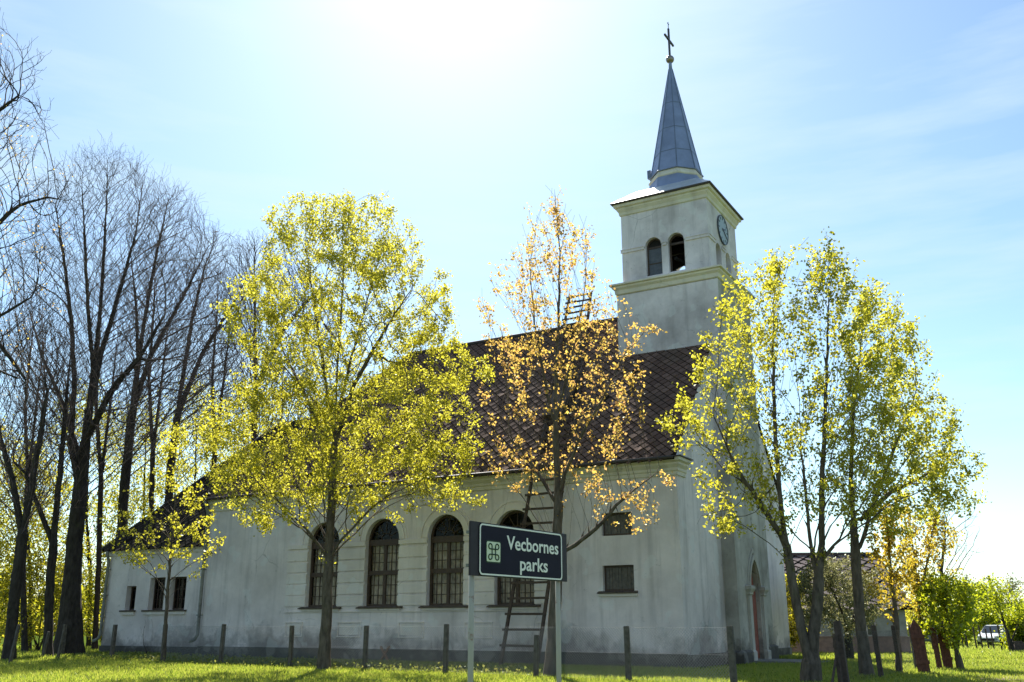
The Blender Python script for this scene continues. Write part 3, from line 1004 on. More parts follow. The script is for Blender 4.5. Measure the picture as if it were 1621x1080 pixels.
for ln, t in ((0.55, -0.55), (0.38, 0.35)):
    mb = MB()
    mb.bar((UX1 + 0.075, CK[0] - 0.1 * math.cos(t), CK[1] - 0.1 * math.sin(t)), (UX1 + 0.075, CK[0] + ln * math.cos(t), CK[1] + ln * math.sin(t)), 0.07, 0.02, (1, 0, 0))
    mb.build('clock_hand', M['clock_dark'], clock)

# portal: piers with capitals, pointed moulding, red door
mb = MB()
for y0, y1 in ((6.06, 6.42), (8.08, 8.44)):
    mb.rect_loft(TX1 + 0.003, TX1 + 0.12, y0, y1, [(0.05, -0.4), (0.05, 0.42), (0.0, 0.50), (0.0, 2.72)])
    mb.rect_loft(TX1 + 0.003, TX1 + 0.12, y0, y1, [(0.0, 2.72), (0.05, 2.76), (0.05, 2.84), (0.13, 2.98), (0.13, 3.10), (0.06, 3.13)])
mb.build('portal_pier', M['stone'], church)
mb = MB()
for r0, r1, dp in ((0.0, 0.12, 0.08), (0.16, 0.26, 0.04)):
    def arc(off):
        a_, b_, wd = DY0 - off, DY1 + off, DY1 - DY0 + 2 * off
        Rr = wd * 1.05
        am = math.acos((Rr - wd / 2) / Rr)
        p = [(a_ + Rr - Rr * math.cos(am * i / 10), 3.0 + Rr * math.sin(am * i / 10)) for i in range(11)]
        return p + [(a_ + b_ - y, z) for y, z in reversed(p[:-1])]
    o, i2 = arc(r1 + 0.01), arc(r0 + 0.01)
    for k in range(len(o) - 1):
        q = [i2[k], o[k], o[k + 1], i2[k + 1]]
        mb.add([(TX1 + dp, y, z) for y, z in q] + [(TX1, y, z) for y, z in q], [(0, 1, 2, 3), (1, 5, 6, 2), (0, 3, 7, 4)])
mb.build('portal_arch', M['stone'], church)
mb = MB()
mb.box((TX1 - 0.28, DY0 + 0.01, 0.14), (TX1 - 0.18, DY1 - 0.01, 2.92))
a_ = [(TX1 - 0.22, y, z) for y, z in ((DY0, 2.9), (DY1, 2.9), (DY1 - 0.15, 3.5), (7.25, 4.2), (DY0 + 0.15, 3.5))]
mb.quad(*a_)
for y in (6.62, 7.28):
    for z0, z1 in ((0.3, 1.2), (1.35, 2.75)):
        mb.box((TX1 - 0.18, y, z0), (TX1 - 0.165, y + 0.58, z1))
door = mb.build('door', M['door'], church)
mb = MB()
mb.box((TX1 - 0.165, 7.2, 1.2), (TX1 - 0.11, 7.24, 1.4))
mb.build('handle', M['clock_dark'], door)
mb = MB()
mb.rect_loft(TX0 + 3.0, TX1, TY0, 6.0, [(0.14, -0.4), (0.14, 0.44), (0.05, 0.52)])
mb.rect_loft(TX0 + 3.0, TX1, 8.5, TY1, [(0.14, -0.4), (0.14, 0.60), (0.05, 0.68)])
mb.build('tower_plinth', M['plinth'], church)
mb = MB()
mb.box((TX1 + 0.0, 5.9, -0.3), (TX1 + 2.0, 8.9, 0.09))
mb.box((TX1 + 2.0, 6.2, -0.3), (TX1 + 2.5, 9.3, 0.04))
mb.build('doorstep', M['concrete'], church)

# ------------------------------------------------------------------ ladders
def ladder(name, label, pl0, pl1, pr0, pr1, nr, t0, t1, parent_rot=True):
    root = empty(name, tuple(L2W(*((np.array(pl0) + np.array(pr0)) / 2))), ROT, label, 'ladder')
    o = (np.array(pl0) + np.array(pr0)) / 2
    f = lambda p: tuple(np.array(p) - o)
    for a_, b_ in ((pl0, pl1), (pr0, pr1)):
        mb = MB()
        mb.bar(f(a_), f(b_), 0.11, 0.13, (0, 1, 0.5), 0.85)
        mb.build('rail', M['old_wood'], root)
    pl0, pl1, pr0, pr1 = map(np.array, (pl0, pl1, pr0, pr1))
    rr = random.Random(3)
    for k in range(nr):
        t = t0 + (t1 - t0) * k / (nr - 1)
        A, B = pl0 + (pl1 - pl0) * t, pr0 + (pr1 - pr0) * (t + rr.uniform(-.004, .004))
        dd = (B - A) / np.linalg.norm(B - A)
        off = np.array([0, -0.07, 0.03])
        mb = MB()
        mb.bar(f(A - dd * 0.14 + off), f(B + dd * 0.12 + off), 0.09, 0.05, (0, 1, 0))
        mb.build('rung', M['old_wood'], root)
    return root


ladder('wall_ladder', 'long dark wooden ladder leaning from the grass against the church eaves', (-6.75, -1.95, 0), (-5.93, -0.56, 8.1), (-5.15, -1.95, 0), (-4.45, -0.56, 8.1), 13, 0.09, 0.955)
zz = lambda y: 7.75 + (y + 0.35) * KS
ladder('roof_ladder', 'dark wooden ladder lying on the tiled roof and sticking up past the ridge', (-6.1, 0.2, zz(0.2) + 0.16), (-9.2, 9.35, zz(9.35) + 0.16), (-4.6, 0.2, zz(0.2) + 0.16), (-7.9, 9.35, zz(9.35) + 0.16), 23, 0.02, 0.985)

# ------------------------------------------------------------------ trees
def colonize(stems, att, step=0.35, kill=0.5, alpha=1.1, inertia=0.35, trop=0.08, iters=160, seed=0, zlow=-1e9):
    """branches grow from given stems towards points spread through the crown"""
    r = np.random.default_rng(seed)
    pos, par = [], []
    for st in stems:
        st = [np.array(p, float) for p in st]
        prev = -1
        if pos:
            dd = np.linalg.norm(np.array(pos) - st[0], axis=1)
            prev = int(dd.argmin())
        else:
            pos.append(st[0]); par.append(-1); prev = 0
        cur = st[0]
        for q in st[1:]:
            n = max(1, int(round(np.linalg.norm(q - cur) / step)))
            for i in range(1, n + 1):
                pos.append(cur + (q - cur) * i / n + r.normal(0, 0.012, 3)); par.append(prev); prev = len(pos) - 1
            cur = q
    P = np.array(pos); par = list(par)
    nkids = np.zeros(len(P), int)
    for p in par:
        if p >= 0: nkids[p] += 1

    def metric(A, Q):
        dv = A[:, None, :] - Q[None, :, :]
        h = np.hypot(dv[..., 0], dv[..., 1])
        return h * h + (dv[..., 2] - alpha * h) ** 2 + np.where(Q[:, 2] < zlow, 1e9, 0)[None], np.sqrt((dv ** 2).sum(-1))
    best = np.full(len(att), 1e18); idx = np.zeros(len(att), int); alive = np.ones(len(att), bool)
    zmin = P[:, 2].min()
    lo = 0
    for it in range(iters):
        Q = P[lo:]
        if len(Q) and alive.any():
            for c0 in range(0, len(Q), 400):
                m, tr = metric(att, Q[c0:c0 + 400])
                j = m.argmin(1); mv = m[np.arange(len(att)), j]
                mv = np.where(Q[c0:c0 + 400][j][:, 2] < zlow, 1e17, mv)
                up = mv < best
                best[up] = mv[up]; idx[up] = j[up] + lo + c0
                alive &= ~(tr.min(1) < kill)
        if not alive.any(): break
        lo = len(P)
        a = att[alive]; ii = idx[alive]
        dv = a - P[ii]; dv /= np.linalg.norm(dv, axis=1)[:, None] + 1e-9
        acc = np.zeros((len(P), 3)); np.add.at(acc, ii, dv)
        act = np.unique(ii)
        act = act[nkids[act] < 4]
        if not len(act): break
        D = acc[act]; D /= np.linalg.norm(D, axis=1)[:, None] + 1e-9
        pp = np.array(par)[act]
        I = np.where((pp >= 0)[:, None], P[act] - P[np.maximum(pp, 0)], 0)
        I /= np.linalg.norm(I, axis=1)[:, None] + 1e-9
        first = (nkids[act] == 0)[:, None]
        D = D + I * inertia * np.where(first, 1.0, 0.3) + np.array([0, 0, trop]) + r.normal(0, 0.09, D.shape)
        D /= np.linalg.norm(D, axis=1)[:, None]
        new = P[act] + D * step
        nkids[act] += 1
        P = np.vstack([P, new]); par += list(act); nkids = np.concatenate([nkids, np.zeros(len(new), int)])
    return P, np.array(par)


def add_twigs(P, par, n_each, length, segs, up, r, maxkids=1, spread=0.9):
    kids = np.bincount(par[par >= 0], minlength=len(P))
    # twigs on the outer nodes: those close to a tip
    depth = np.zeros(len(P), int)
    for i in range(len(P) - 1, 0, -1):
        if par[i] >= 0: depth[par[i]] = max(depth[par[i]], depth[i] + 1)
    src = np.where(depth <= maxkids)[0]
    src = np.repeat(src, n_each)
    par2 = par[src]
    I = P[src] - P[np.maximum(par2, 0)]
    I /= np.linalg.norm(I, axis=1)[:, None] + 1e-9
    D = I + r.normal(0, spread, I.shape) * 0.6 + np.array([0, 0, up])
    D /= np.linalg.norm(D, axis=1)[:, None]
    cur, cid = P[src].copy(), src.copy()
    L = length * r.uniform(0.5, 1.2, len(src))[:, None]
    outP, outp = [P], [par]
    n = len(P)
    for s in range(segs):
        D = D + r.normal(0, 0.25, D.shape) + np.array([0, 0, up * 0.4])
        D /= np.linalg.norm(D, axis=1)[:, None]
        cur = cur + D * L / segs
        outP.append(cur.copy()); outp.append(cid.copy())
        cid = np.arange(n, n + len(cur)); n += len(cur)
    return np.vstack(outP), np.concatenate(outp)


def radii(P, par, base_r, tip_r):
    n = len(P)
    cnt = np.zeros(n)
    kids = np.bincount(par[par >= 0], minlength=n)
    cnt[kids == 0] = 1
    order = np.arange(n - 1, 0, -1)
    # children always come after their parents
    for i in order:
        cnt[par[i]] += cnt[i]
    e = math.log(max(base_r / tip_r, 1.01)) / math.log(max(cnt[0], 2))
    return tip_r * cnt ** e, cnt


def tube_edges(P, par, rad, sel, k):
    """one open tube per edge"""
    ch = np.where(sel)[0]
    ch = ch[par[ch] >= 0]
    pa = par[ch]
    gp = par[pa]
    dc = P[ch] - P[pa]
    dc /= np.linalg.norm(dc, axis=1)[:, None] + 1e-9
    main = np.zeros(len(P), int) - 1
    o = np.argsort(rad[ch]); main[pa[o]] = ch[o]
    is_main = main[pa] == ch
    dp = np.where((gp >= 0)[:, None], P[pa] - P[np.maximum(gp, 0)], dc)
    dp /= np.linalg.norm(dp, axis=1)[:, None] + 1e-9
    dp = np.where(is_main[:, None], dp, dc)
    rp = np.where(is_main, rad[pa], np.minimum(rad[pa], rad[ch] * 1.25))

    def frame(D):
        ref = np.array([0.3, 0.93, 0.2])
        u = np.cross(D, ref); u /= np.linalg.norm(u, axis=1)[:, None] + 1e-6
        return u, np.cross(D, u)
    u0, n0 = frame(dp); u1, n1 = frame(dc)
    t = 2 * np.pi * np.arange(k) / k
    R0 = P[pa][:, None] + (u0[:, None] * np.cos(t)[None, :, None] + n0[:, None] * np.sin(t)[None, :, None]) * rp[:, None, None]
    R1 = P[ch][:, None] + (u1[:, None] * np.cos(t)[None, :, None] + n1[:, None] * np.sin(t)[None, :, None]) * rad[ch][:, None, None]
    V = np.concatenate([R0, R1], 1).reshape(-1, 3)
    b = (np.arange(len(ch)) * 2 * k)[:, None]
    j = np.arange(k); j2 = (j + 1) % k
    Fq = np.stack([b + j, b + j2, b + j2 + k, b + j + k], -1).reshape(-1, 4)
    return V, Fq


def leaf_mesh(C, size, r, name, up=0.3, aspect=0.75):
    """one folded four-cornered leaf per centre"""
    n = len(C)
    D = r.normal(0, 1, (n, 3)); D[:, 2] -= up; D /= np.linalg.norm(D, axis=1)[:, None]
    S_ = np.cross(D, r.normal(0, 1, (n, 3))); S_ /= np.linalg.norm(S_, axis=1)[:, None] + 1e-9
    Nn = np.cross(D, S_)
    s = size * r.uniform(0.55, 1.25, n)[:, None]
    fold = r.uniform(0.05, 0.35, n)[:, None]
    V = np.stack([C, C + D * s * 0.45 + S_ * s * aspect * 0.5 + Nn * s * fold, C + D * s, C + D * s * 0.45 - S_ * s * aspect * 0.5 + Nn * s * fold], 1).reshape(-1, 3)
    return np_mesh(name, V, np.arange(4 * n).reshape(-1, 4))


def crown_points(rows, Y, n, r, depth=0.9, shell=0.42, vtop=0.0):
    """points through a round crown; rows give photo outline (y, xl, xr)"""
    z, cx, rd = [], [], []
    for y, xl, xr in rows:
        a, b = at(xl, y, Y), at(xr, y, Y)
        z.append(a[2]); cx.append((a[0] + b[0]) / 2); rd.append((b[0] - a[0]) / 2)
    o = np.argsort(z)
    z, cx, rd = np.array(z)[o], np.array(cx)[o], np.array(rd)[o]
    zs = np.linspace(z[0], z[-1], 200)
    wgt = (np.interp(zs, z, rd) ** 1.3 + 0.02) * (1 + vtop * (zs - z[0]) / (z[-1] - z[0]))
    cdf = np.cumsum(wgt); cdf /= cdf[-1]
    zz_ = np.interp(r.random(n), cdf, zs)
    R = np.interp(zz_, z, rd); Cx = np.interp(zz_, z, cx)
    th = r.random(n) * 2 * np.pi
    lump = 1 + 0.13 * np.sin(3 * th + zz_ * 1.3 + r.random() * 6) + 0.09 * np.sin(5 * th - zz_ * 2.1)
    q = r.random(n) ** shell * lump
    return np.stack([Cx + R * q * np.cos(th), Y + depth * np.maximum(R, 0.3) * q * np.sin(th), zz_], 1)


def tree(name, label, cat, base, Y, stems, rows, base_r, bark_m, leaf_m=None, group=None, n_att=1200, step=0.35, kill=0.5,
         alpha=1.1, trop=0.08, inertia=0.35, tip=0.006, twigs=None, leaves=0, leaf_size=0.1, clump=0.14, per=6, seed=1, shell=0.42,
         leaf_depth=4, split=0.035, extra_rows=(), k_thick=8, twig_mat=None, ylow=None, flare=(0.45, 0.5), vtop=0.0):
    r = np.random.default_rng(seed)
    st = []
    for s in stems:
        st.append([at(x, y, Y + (dy[0] if dy else 0)) for x, y, *dy in s])
    st[0][0] = np.array([st[0][0][0], st[0][0][1], -0.08])
    att = crown_points(rows, Y, n_att, r, shell=shell, vtop=vtop)
    for rw, n in extra_rows:
        att = np.vstack([att, crown_points(rw, Y - 0.5, n, r, shell=shell)])
    P, par = colonize(st, att, step, kill, alpha, inertia, trop, seed=seed, zlow=at(810, ylow, Y)[2] if ylow else -1e9)
    nb = len(P)
    if twigs:
        for tw in twigs:
            P, par = add_twigs(P, par, tw[0], tw[1], tw[2], tw[3], r, tw[4])
    rad, cnt = radii(P, par, base_r, tip)
    # flare at the foot
    zf = P[:, 2]
    rad = rad * np.where(rad > base_r * 0.5, 1 + flare[0] * np.exp(-np.maximum(zf, 0) / flare[1]), 1.0)
    o = st[0][0].copy(); o[2] = 0
    root = empty(name, tuple(o), 0, label, cat, group)
    P0 = P - o
    V, Fq = tube_edges(P0, par, rad, rad > split, k_thick)
    V2, Fq2 = tube_edges(P0, par, rad, rad <= split, 4 if split > 0.05 else 3)
    if leaves:
        V, Fq = np.vstack([V, V2]), np.vstack([Fq, Fq2 + len(V)])
    else:
        link('crown', np_mesh('crown', V2, Fq2, True), twig_mat or bark_m, root)
    link('trunk', np_mesh('trunk', V, Fq, True), bark_m, root)
    if leaves:
        depth = np.zeros(len(P), int)
        for i in range(len(P) - 1, 0, -1):
            depth[par[i]] = max(depth[par[i]], depth[i] + 1)
        src = np.where((depth <= leaf_depth) & (par >= 0) & (rad < 0.03))[0]
        nc = max(1, leaves // per)
        s = r.choice(src, nc)
        t = r.random(nc)[:, None]
        cen = P0[s] * t + P0[np.maximum(par[s], 0)] * (1 - t)
        cen = np.repeat(cen, per, 0) + r.normal(0, clump, (nc * per, 3)) * np.array([1, 1, 0.8])
        lm = leaf_mesh(cen, leaf_size, r, 'crown')
        link('crown', lm, leaf_m, root)
    return root


# the big yellow-green maple in front of the nave
tree('maple_tree', 'full yellow green maple in young leaf standing before the arched church windows', 'tree', (512, 1058), 36.0,
     [[(512, 1060), (518, 960), (521, 860), (527, 760), (530, 680), (533, 600, 0.3), (540, 500, 0.5), (545, 400, 0.3), (556, 325, 0)],
      [(530, 690), (515, 600, -.5), (500, 500, -1.), (485, 400, -1.2)],
      [(531, 670), (552, 580, 0.6), (580, 480, 1.2), (606, 390, 1.4)],
      [(530, 700), (560, 610, -.6), (610, 520, -1.5), (650, 460, -2)],
      [(528, 720), (490, 640, .8), (450, 560, 1.6), (425, 480, 2)]],
     [(308, 548, 590), (325, 500, 622), (350, 455, 640), (390, 425, 662), (430, 388, 690), (480, 376, 715), (530, 370, 722), (580, 362, 745),
      (640, 345, 756), (700, 318, 750), (750, 305, 735), (785, 325, 700), (815, 360, 640), (840, 400, 580)],
     0.19, M['bark_maple'], M['leaf_maple'], flare=(0.5, 0.8), vtop=0.9, shell=0.34, n_att=3200, step=0.32, kill=0.42, alpha=1.15, leaves=76000, leaf_size=0.104, clump=0.12, per=8, seed=11, ylow=905, tip=0.0055, leaf_depth=3,
     twigs=[(1, 0.45, 2, 0.25, 1)], extra_rows=[([(760, 690, 760), (790, 660, 770), (812, 680, 740)], 30)])

# the thin bronze maple behind the sign
tree('bronze_maple_tree', 'slender maple with sparse orange bronze leaves behind the road sign', 'tree', (872, 1072), 31.2,
     [[(872, 1074), (878, 980), (882, 880), (884, 800), (880, 700), (880, 600), (884, 500), (886, 400), (878, 300)],
      [(882, 690), (862, 600, .3), (845, 500, .6), (838, 420, .8), (852, 345, .8)],
      [(881, 660), (905, 570, -.4), (925, 470, -.8), (930, 390, -1)],
      [(883, 880), (910, 862, -.4), (945, 838, -.8), (975, 800, -1), (1005, 775, -1.1), (1040, 748, -1.2)],
      [(882, 800), (862, 765, .3), (835, 725, .7), (805, 690, 1)],
      [(883, 780), (915, 700, -.6), (960, 620, -1.2), (1000, 540, -1.6)]],
     [(288, 850, 892), (325, 838, 925), (360, 805, 950), (400, 778, 958), (450, 762, 972), (500, 755, 1015), (560, 758, 1025), (620, 765, 1012),
      (680, 772, 1010), (730, 780, 985), (770, 800, 960)],
     0.19, M['bark_maple'], M['leaf_orange'], flare=(0.4, 0.8), n_att=1700, step=0.3, kill=0.42, alpha=1.7, trop=0.16, leaves=8200, leaf_size=0.105, clump=0.09, per=8, seed=5, shell=0.55,
     tip=0.0045, leaf_depth=3, ylow=890, extra_rows=[([(735, 950, 1070), (780, 910, 1062), (830, 910, 1050), (850, 980, 1050)], 240), ([(735, 770, 860), (790, 780, 870)], 30)])

# two-stemmed maple at the right
tree('twin_stem_maple_tree', 'two stemmed yellow green maple forking near the ground beside the church door', 'tree', (1285, 1085), 28.0,
     [[(1285, 1092), (1283, 1050), (1272, 1010), (1262, 960), (1250, 900), (1240, 830), (1232, 760), (1226, 660), (1224, 560), (1226, 470), (1230, 395)],
      [(1284, 1045), (1291, 980), (1296, 920), (1300, 860), (1301, 780), (1305, 680), (1310, 560), (1313, 470), (1312, 400)],
      [(1296, 920), (1284, 870, .3), (1277, 800, .4), (1270, 720, .5), (1266, 640, .5)],
      [(1244, 860), (1205, 800, -.4), (1165, 740, -.9), (1130, 660, -1.3)]],
     [(385, 1195, 1340), (410, 1165, 1350), (450, 1135, 1390), (500, 1110, 1425), (540, 1090, 1440), (580, 1082, 1455), (640, 1072, 1470), (700, 1068, 1480),
      (750, 1095, 1500), (800, 1100, 1500), (840, 1130, 1400)],
     0.215, M['bark_maple'], M['leaf_maple'], flare=(0.5, 0.7), n_att=2100, step=0.3, kill=0.42, alpha=1.25, trop=0.08, ylow=900, tip=0.005, leaves=21000, leaf_size=0.106, clump=0.11, per=9, seed=21,
     leaf_depth=3, extra_rows=[([(820, 1090, 1190), (850, 1095, 1180)], 25)])
tree('spreading_maple_tree', 'single stemmed green maple with a wide crown inside the churchyard fence', 'tree', (1372, 1072), 31.6,
     [[(1373, 1072), (1364, 1000), (1357, 920), (1352, 840), (1347, 760), (1350, 660), (1362, 560), (1370, 470)],
      [(1358, 880), (1385, 790, -.3), (1420, 700, -.8), (1450, 620, -1)],
      [(1354, 830), (1410, 780, .4), (1480, 745, .8), (1535, 735, 1)]],
     [(445, 1345, 1400), (490, 1335, 1440), (540, 1325, 1465), (600, 1315, 1485), (660, 1312, 1515), (720, 1312, 1535), (770, 1320, 1555), (810, 1340, 1535), (845, 1370, 1480)],
     0.155, M['bark_maple'], M['leaf_green'], flare=(0.6, 0.7), n_att=1500, step=0.32, kill=0.45, alpha=1.0, trop=0.04, ylow=890, tip=0.005, leaves=14500, leaf_size=0.108, clump=0.12, per=9, seed=31, leaf_depth=3)

# small trees by the right fence
tree('small_orange_maple', 'young maple with orange leaves growing by the fence corner post', 'tree', (1426, 1064), 34.0,
     [[(1424, 1064), (1418, 980), (1410, 900), (1404, 820), (1400, 760)]],
     [(760, 1385, 1425), (810, 1365, 1450), (860, 1355, 1462), (910, 1360, 1458), (950, 1385, 1440)],
     0.09, M['bark_maple'], M['leaf_gold'], n_att=280, step=0.3, kill=0.45, alpha=1.2, leaves=2600, leaf_size=0.12, clump=0.1, per=6, seed=41, split=0.02)
tree('small_gold_tree', 'young golden leaved tree rising above the red brown gate board', 'tree', (1455, 1050), 37.0,
     [[(1462, 1052), (1456, 960), (1448, 890), (1440, 820), (1436, 780)], [(1455, 950), (1470, 880), (1480, 820)]],
     [(775, 1425, 1475), (820, 1410, 1515), (870, 1405, 1530), (920, 1415, 1510), (960, 1425, 1490)],
     0.10, M['bark_maple'], M['leaf_gold'], n_att=380, step=0.3, kill=0.45, alpha=1.2, leaves=3200, leaf_size=0.12, clump=0.12, per=6, seed=42, split=0.02)
tree('bare_young_tree', 'thin bare tree with fine grey twigs between the golden tree and the shrubs', 'tree', (1500, 1050), 44.0,
     [[(1495, 1040), (1488, 960), (1492, 880), (1498, 820)]],
     [(800, 1475, 1530), (840, 1460, 1548), (880, 1460, 1548), (920, 1470, 1530)],
     0.09, M['bark_lime'], None, n_att=350, step=0.3, kill=0.45, alpha=1.0, tip=0.007, twigs=[(2, 0.5, 2, 0.2, 1)], seed=43, split=0.03, twig_mat=M['bark_twig'])
tree('bushy_shrub_tree', 'bushy bright green shrub on dark leaning stems at the fence end', 'shrub', (1515, 1060), 36.0,
     [[(1520, 1056), (1510, 1010), (1500, 970), (1495, 930)], [(1514, 1040), (1520, 980), (1528, 930)], [(1508, 1010), (1475, 970), (1465, 940)]],
     [(905, 1470, 1535), (930, 1450, 1548), (960, 1445, 1550), (990, 1452, 1545), (1012, 1470, 1530)],
     0.10, M['bark_maple'], M['leaf_lime'], n_att=420, step=0.25, kill=0.35, alpha=0.7, leaves=4600, leaf_size=0.13, clump=0.12, per=6, seed=44, split=0.02)

# the sapling at the annex wall
tree('birch_sapling', 'slim sapling with flat sprays of yellow leaves before the low annex', 'tree', (262, 1046), 42.6,
     [[(259, 1046), (264, 960), (270, 880), (276, 800), (284, 720), (288, 685)]],
     [(685, 272, 305), (740, 240, 325), (790, 195, 345), (830, 165, 352), (870, 165, 345), (905, 190, 330)],
     0.075, M['bark_maple'], M['leaf_maple'], n_att=420, step=0.28, kill=0.42, alpha=0.75, trop=0.0, leaves=2500, leaf_size=0.13, clump=0.10, per=6, seed=51, split=0.02, leaf_depth=3)

# tall bare limes of the park
BT = dict(bark_m=M['bark_lime'], leaf_m=None, group='tall bare lime trees of the park', twig_mat=M['bark_twig'])
tree('lime_tree', 'tallest bare lime with a massive fluted trunk left of the annex', 'tree', (108, 1035), 50.0,
     [[(108, 1040), (112, 960), (118, 860), (128, 760), (140, 660), (150, 570), (160, 480), (166, 380), (170, 280)],
      [(126, 780), (112, 700, -.5), (118, 600, -.8), (112, 500, -1), (100, 400, -1.2), (88, 330, -1)],
      [(142, 650), (160, 560, .5), (190, 460, 1), (215, 370, 1), (225, 300, 1)],
      [(148, 590), (140, 500, -1), (135, 400, -1.5), (130, 300, -1.5)],
      [(130, 740), (100, 640, 1), (65, 560, 2), (40, 470, 3)],
      [(134, 700), (175, 620, -1), (225, 560, -2), (260, 500, -2.5)]],
     [(246, 150, 190), (275, 100, 235), (320, 72, 280), (370, 52, 305), (430, 35, 318), (500, 25, 325), (570, 15, 330), (640, 10, 310), (720, 20, 240)],
     0.36, flare=(1.3, 2.2), n_att=6600, step=0.36, kill=0.42, alpha=0.85, trop=0.05, inertia=0.25, tip=0.0055, ylow=880, twigs=[(2, 0.9, 3, 0.35, 2), (1, 0.5, 2, 0.3, 0)], seed=61, split=0.06, k_thick=10, **BT)
tree('lime_tree', 'bare lime rising just behind the annex roof, second in height', 'tree', (190, 1030), 56.0,
     [[(188, 1032), (190, 900), (195, 800), (205, 690), (217, 590), (230, 500), (248, 400), (268, 310)],
      [(210, 650), (240, 560, .8), (290, 470, 1.5), (330, 390, 1.5)],
      [(219, 580), (215, 480, -1), (205, 390, -1.5)],
      [(200, 740), (165, 640, 1.2), (150, 540, 2)]],
     [(297, 250, 292), (325, 228, 318), (370, 205, 348), (430, 195, 365), (500, 190, 372), (580, 185, 375), (660, 190, 340)],
     0.28, flare=(0.6, 2.0), n_att=4000, step=0.36, kill=0.42, alpha=0.85, trop=0.05, inertia=0.25, tip=0.0055, ylow=820, twigs=[(2, 0.9, 3, 0.35, 2)], seed=62, split=0.06, **BT)
tree('lime_tree', 'bare lime between the annex roof and the big yellow maple', 'tree', (262, 1028), 60.0,
     [[(258, 1028), (262, 880), (270, 740), (286, 620), (305, 500), (325, 420), (345, 370)],
      [(280, 660), (320, 560, 1), (370, 480, 1.5), (400, 420, 1.5)]],
     [(365, 325, 372), (400, 300, 395), (450, 288, 412), (520, 280, 415), (600, 275, 410), (680, 270, 380)],
     0.25, flare=(0.5, 2.0), n_att=3000, step=0.36, kill=0.42, alpha=0.85, trop=0.05, inertia=0.25, tip=0.0055, ylow=780, twigs=[(2, 0.9, 3, 0.35, 2)], seed=63, split=0.06, **BT)
tree('lime_tree', 'bare lime half hidden behind the crown of the big yellow maple', 'tree', (400, 1025), 68.0,
     [[(395, 1025), (398, 860), (402, 700), (405, 560), (402, 440), (404, 390)], [(402, 620), (450, 520), (500, 460)]],
     [(374, 385, 425), (410, 365, 470), (460, 355, 520), (540, 350, 560), (620, 350, 560), (700, 360, 540)],
     0.26, n_att=3000, step=0.42, kill=0.48, alpha=1.5, trop=0.12, tip=0.009, twigs=[(2, 0.9, 2, 0.35, 2)], seed=64, split=0.06, **BT)
tree('lime_tree', 'slender bare tree with a dark twisted trunk left of the massive lime', 'tree', (75, 1040), 47.0,
     [[(76, 1042), (78, 940), (86, 840), (96, 740), (104, 640), (112, 560)], [(84, 860), (60, 800), (40, 750), (20, 730)]],
     [(520, 85, 140), (580, 50, 145), (660, 20, 140), (740, 5, 130), (800, 5, 120)],
     0.20, n_att=1400, step=0.38, kill=0.45, alpha=1.1, trop=0.1, tip=0.006, twigs=[(2, 0.8, 3, 0.3, 2)], seed=65, split=0.05, **BT)
tree('lime_tree', 'leaning tree with a mossy trunk at the left edge of the park', 'tree', (15, 1045), 45.0,
     [[(14, 1045), (22, 950), (34, 860), (48, 780), (62, 700), (75, 620)], [(36, 850), (20, 760), (0, 690)]],
     [(480, 20, 100), (560, -40, 110), (640, -60, 110), (720, -60, 100), (800, -40, 90)],
     0.24, n_att=1800, step=0.38, kill=0.45, alpha=1.1, trop=0.1, tip=0.006, twigs=[(2, 0.8, 3, 0.3, 2)], seed=66, split=0.05, **BT)
for q, (lab, x, Y, br, sd, rows_, st_) in enumerate((
        ('thin bare tree between the massive lime and the annex roof', 150, 58, 0.15, 71, [(420, 130, 190), (500, 110, 215), (600, 105, 220), (700, 110, 210)], [(150, 1030), (156, 900), (160, 760), (152, 640), (158, 520), (160, 440)]),
        ('slim bare tree rising over the middle of the annex roof', 236, 66, 0.17, 72, [(400, 215, 275), (480, 200, 300), (580, 195, 300), (680, 205, 290)], [(232, 1026), (238, 860), (242, 720), (236, 600), (244, 480), (246, 420)]),
        ('forked bare tree close to the left side of the big yellow maple', 330, 64, 0.17, 73, [(420, 320, 370), (500, 300, 400), (600, 295, 400), (700, 300, 390)], [(322, 1026), (328, 860), (340, 720), (336, 600), (345, 480)]),
        ('thin bare tree with many side twigs near the left edge', 42, 54, 0.15, 74, [(450, 20, 80), (540, 0, 110), (660, -10, 120), (780, 0, 110)], [(40, 1034), (36, 900), (44, 760), (40, 640), (52, 520)]))):
    tree('lime_tree', lab, 'tree', (x, 1030), float(Y), [st_, [st_[2], (st_[2][0] + 14, st_[3][1], .6), (st_[2][0] + 26, st_[4][1] + 20, 1)]], rows_,
         br, n_att=1500, step=0.4, kill=0.45, alpha=1.0, trop=0.08, tip=0.006, ylow=900, twigs=[(2, 0.9, 3, 0.3, 2)], seed=sd, split=0.05, **BT)
tree('budding_tree', 'tree with orange buds reaching in from beyond the left edge', 'tree', (-120, 1090), 33.0,
     [[(-125, 1085), (-120, 900), (-115, 700), (-120, 500), (-125, 300), (-120, 100)],
      [(-118, 560), (-70, 440), (-20, 370), (30, 325), (75, 312), (108, 318)],
      [(-118, 640), (-60, 560), (0, 500), (50, 470)],
      [(-122, 400), (-70, 280), (-20, 190), (30, 150)],
      [(-120, 480), (-60, 500), (0, 545), (40, 600)]],
     [(20, -200, -20), (75, -220, 45), (130, -230, 62), (190, -230, 62), (240, -230, 70), (320, -230, 95), (400, -220, 75), (480, -200, 60), (560, -190, 50), (640, -170, 30)],
     0.30, M['bark_lime'], M['leaf_orange'], n_att=4200, step=0.36, kill=0.45, alpha=0.9, trop=0.06, tip=0.006, twigs=[(2, 0.7, 3, 0.2, 2)],
     leaves=2400, leaf_size=0.07, clump=0.22, per=12, seed=67, split=0.04, twig_mat=M['bark_twig'])

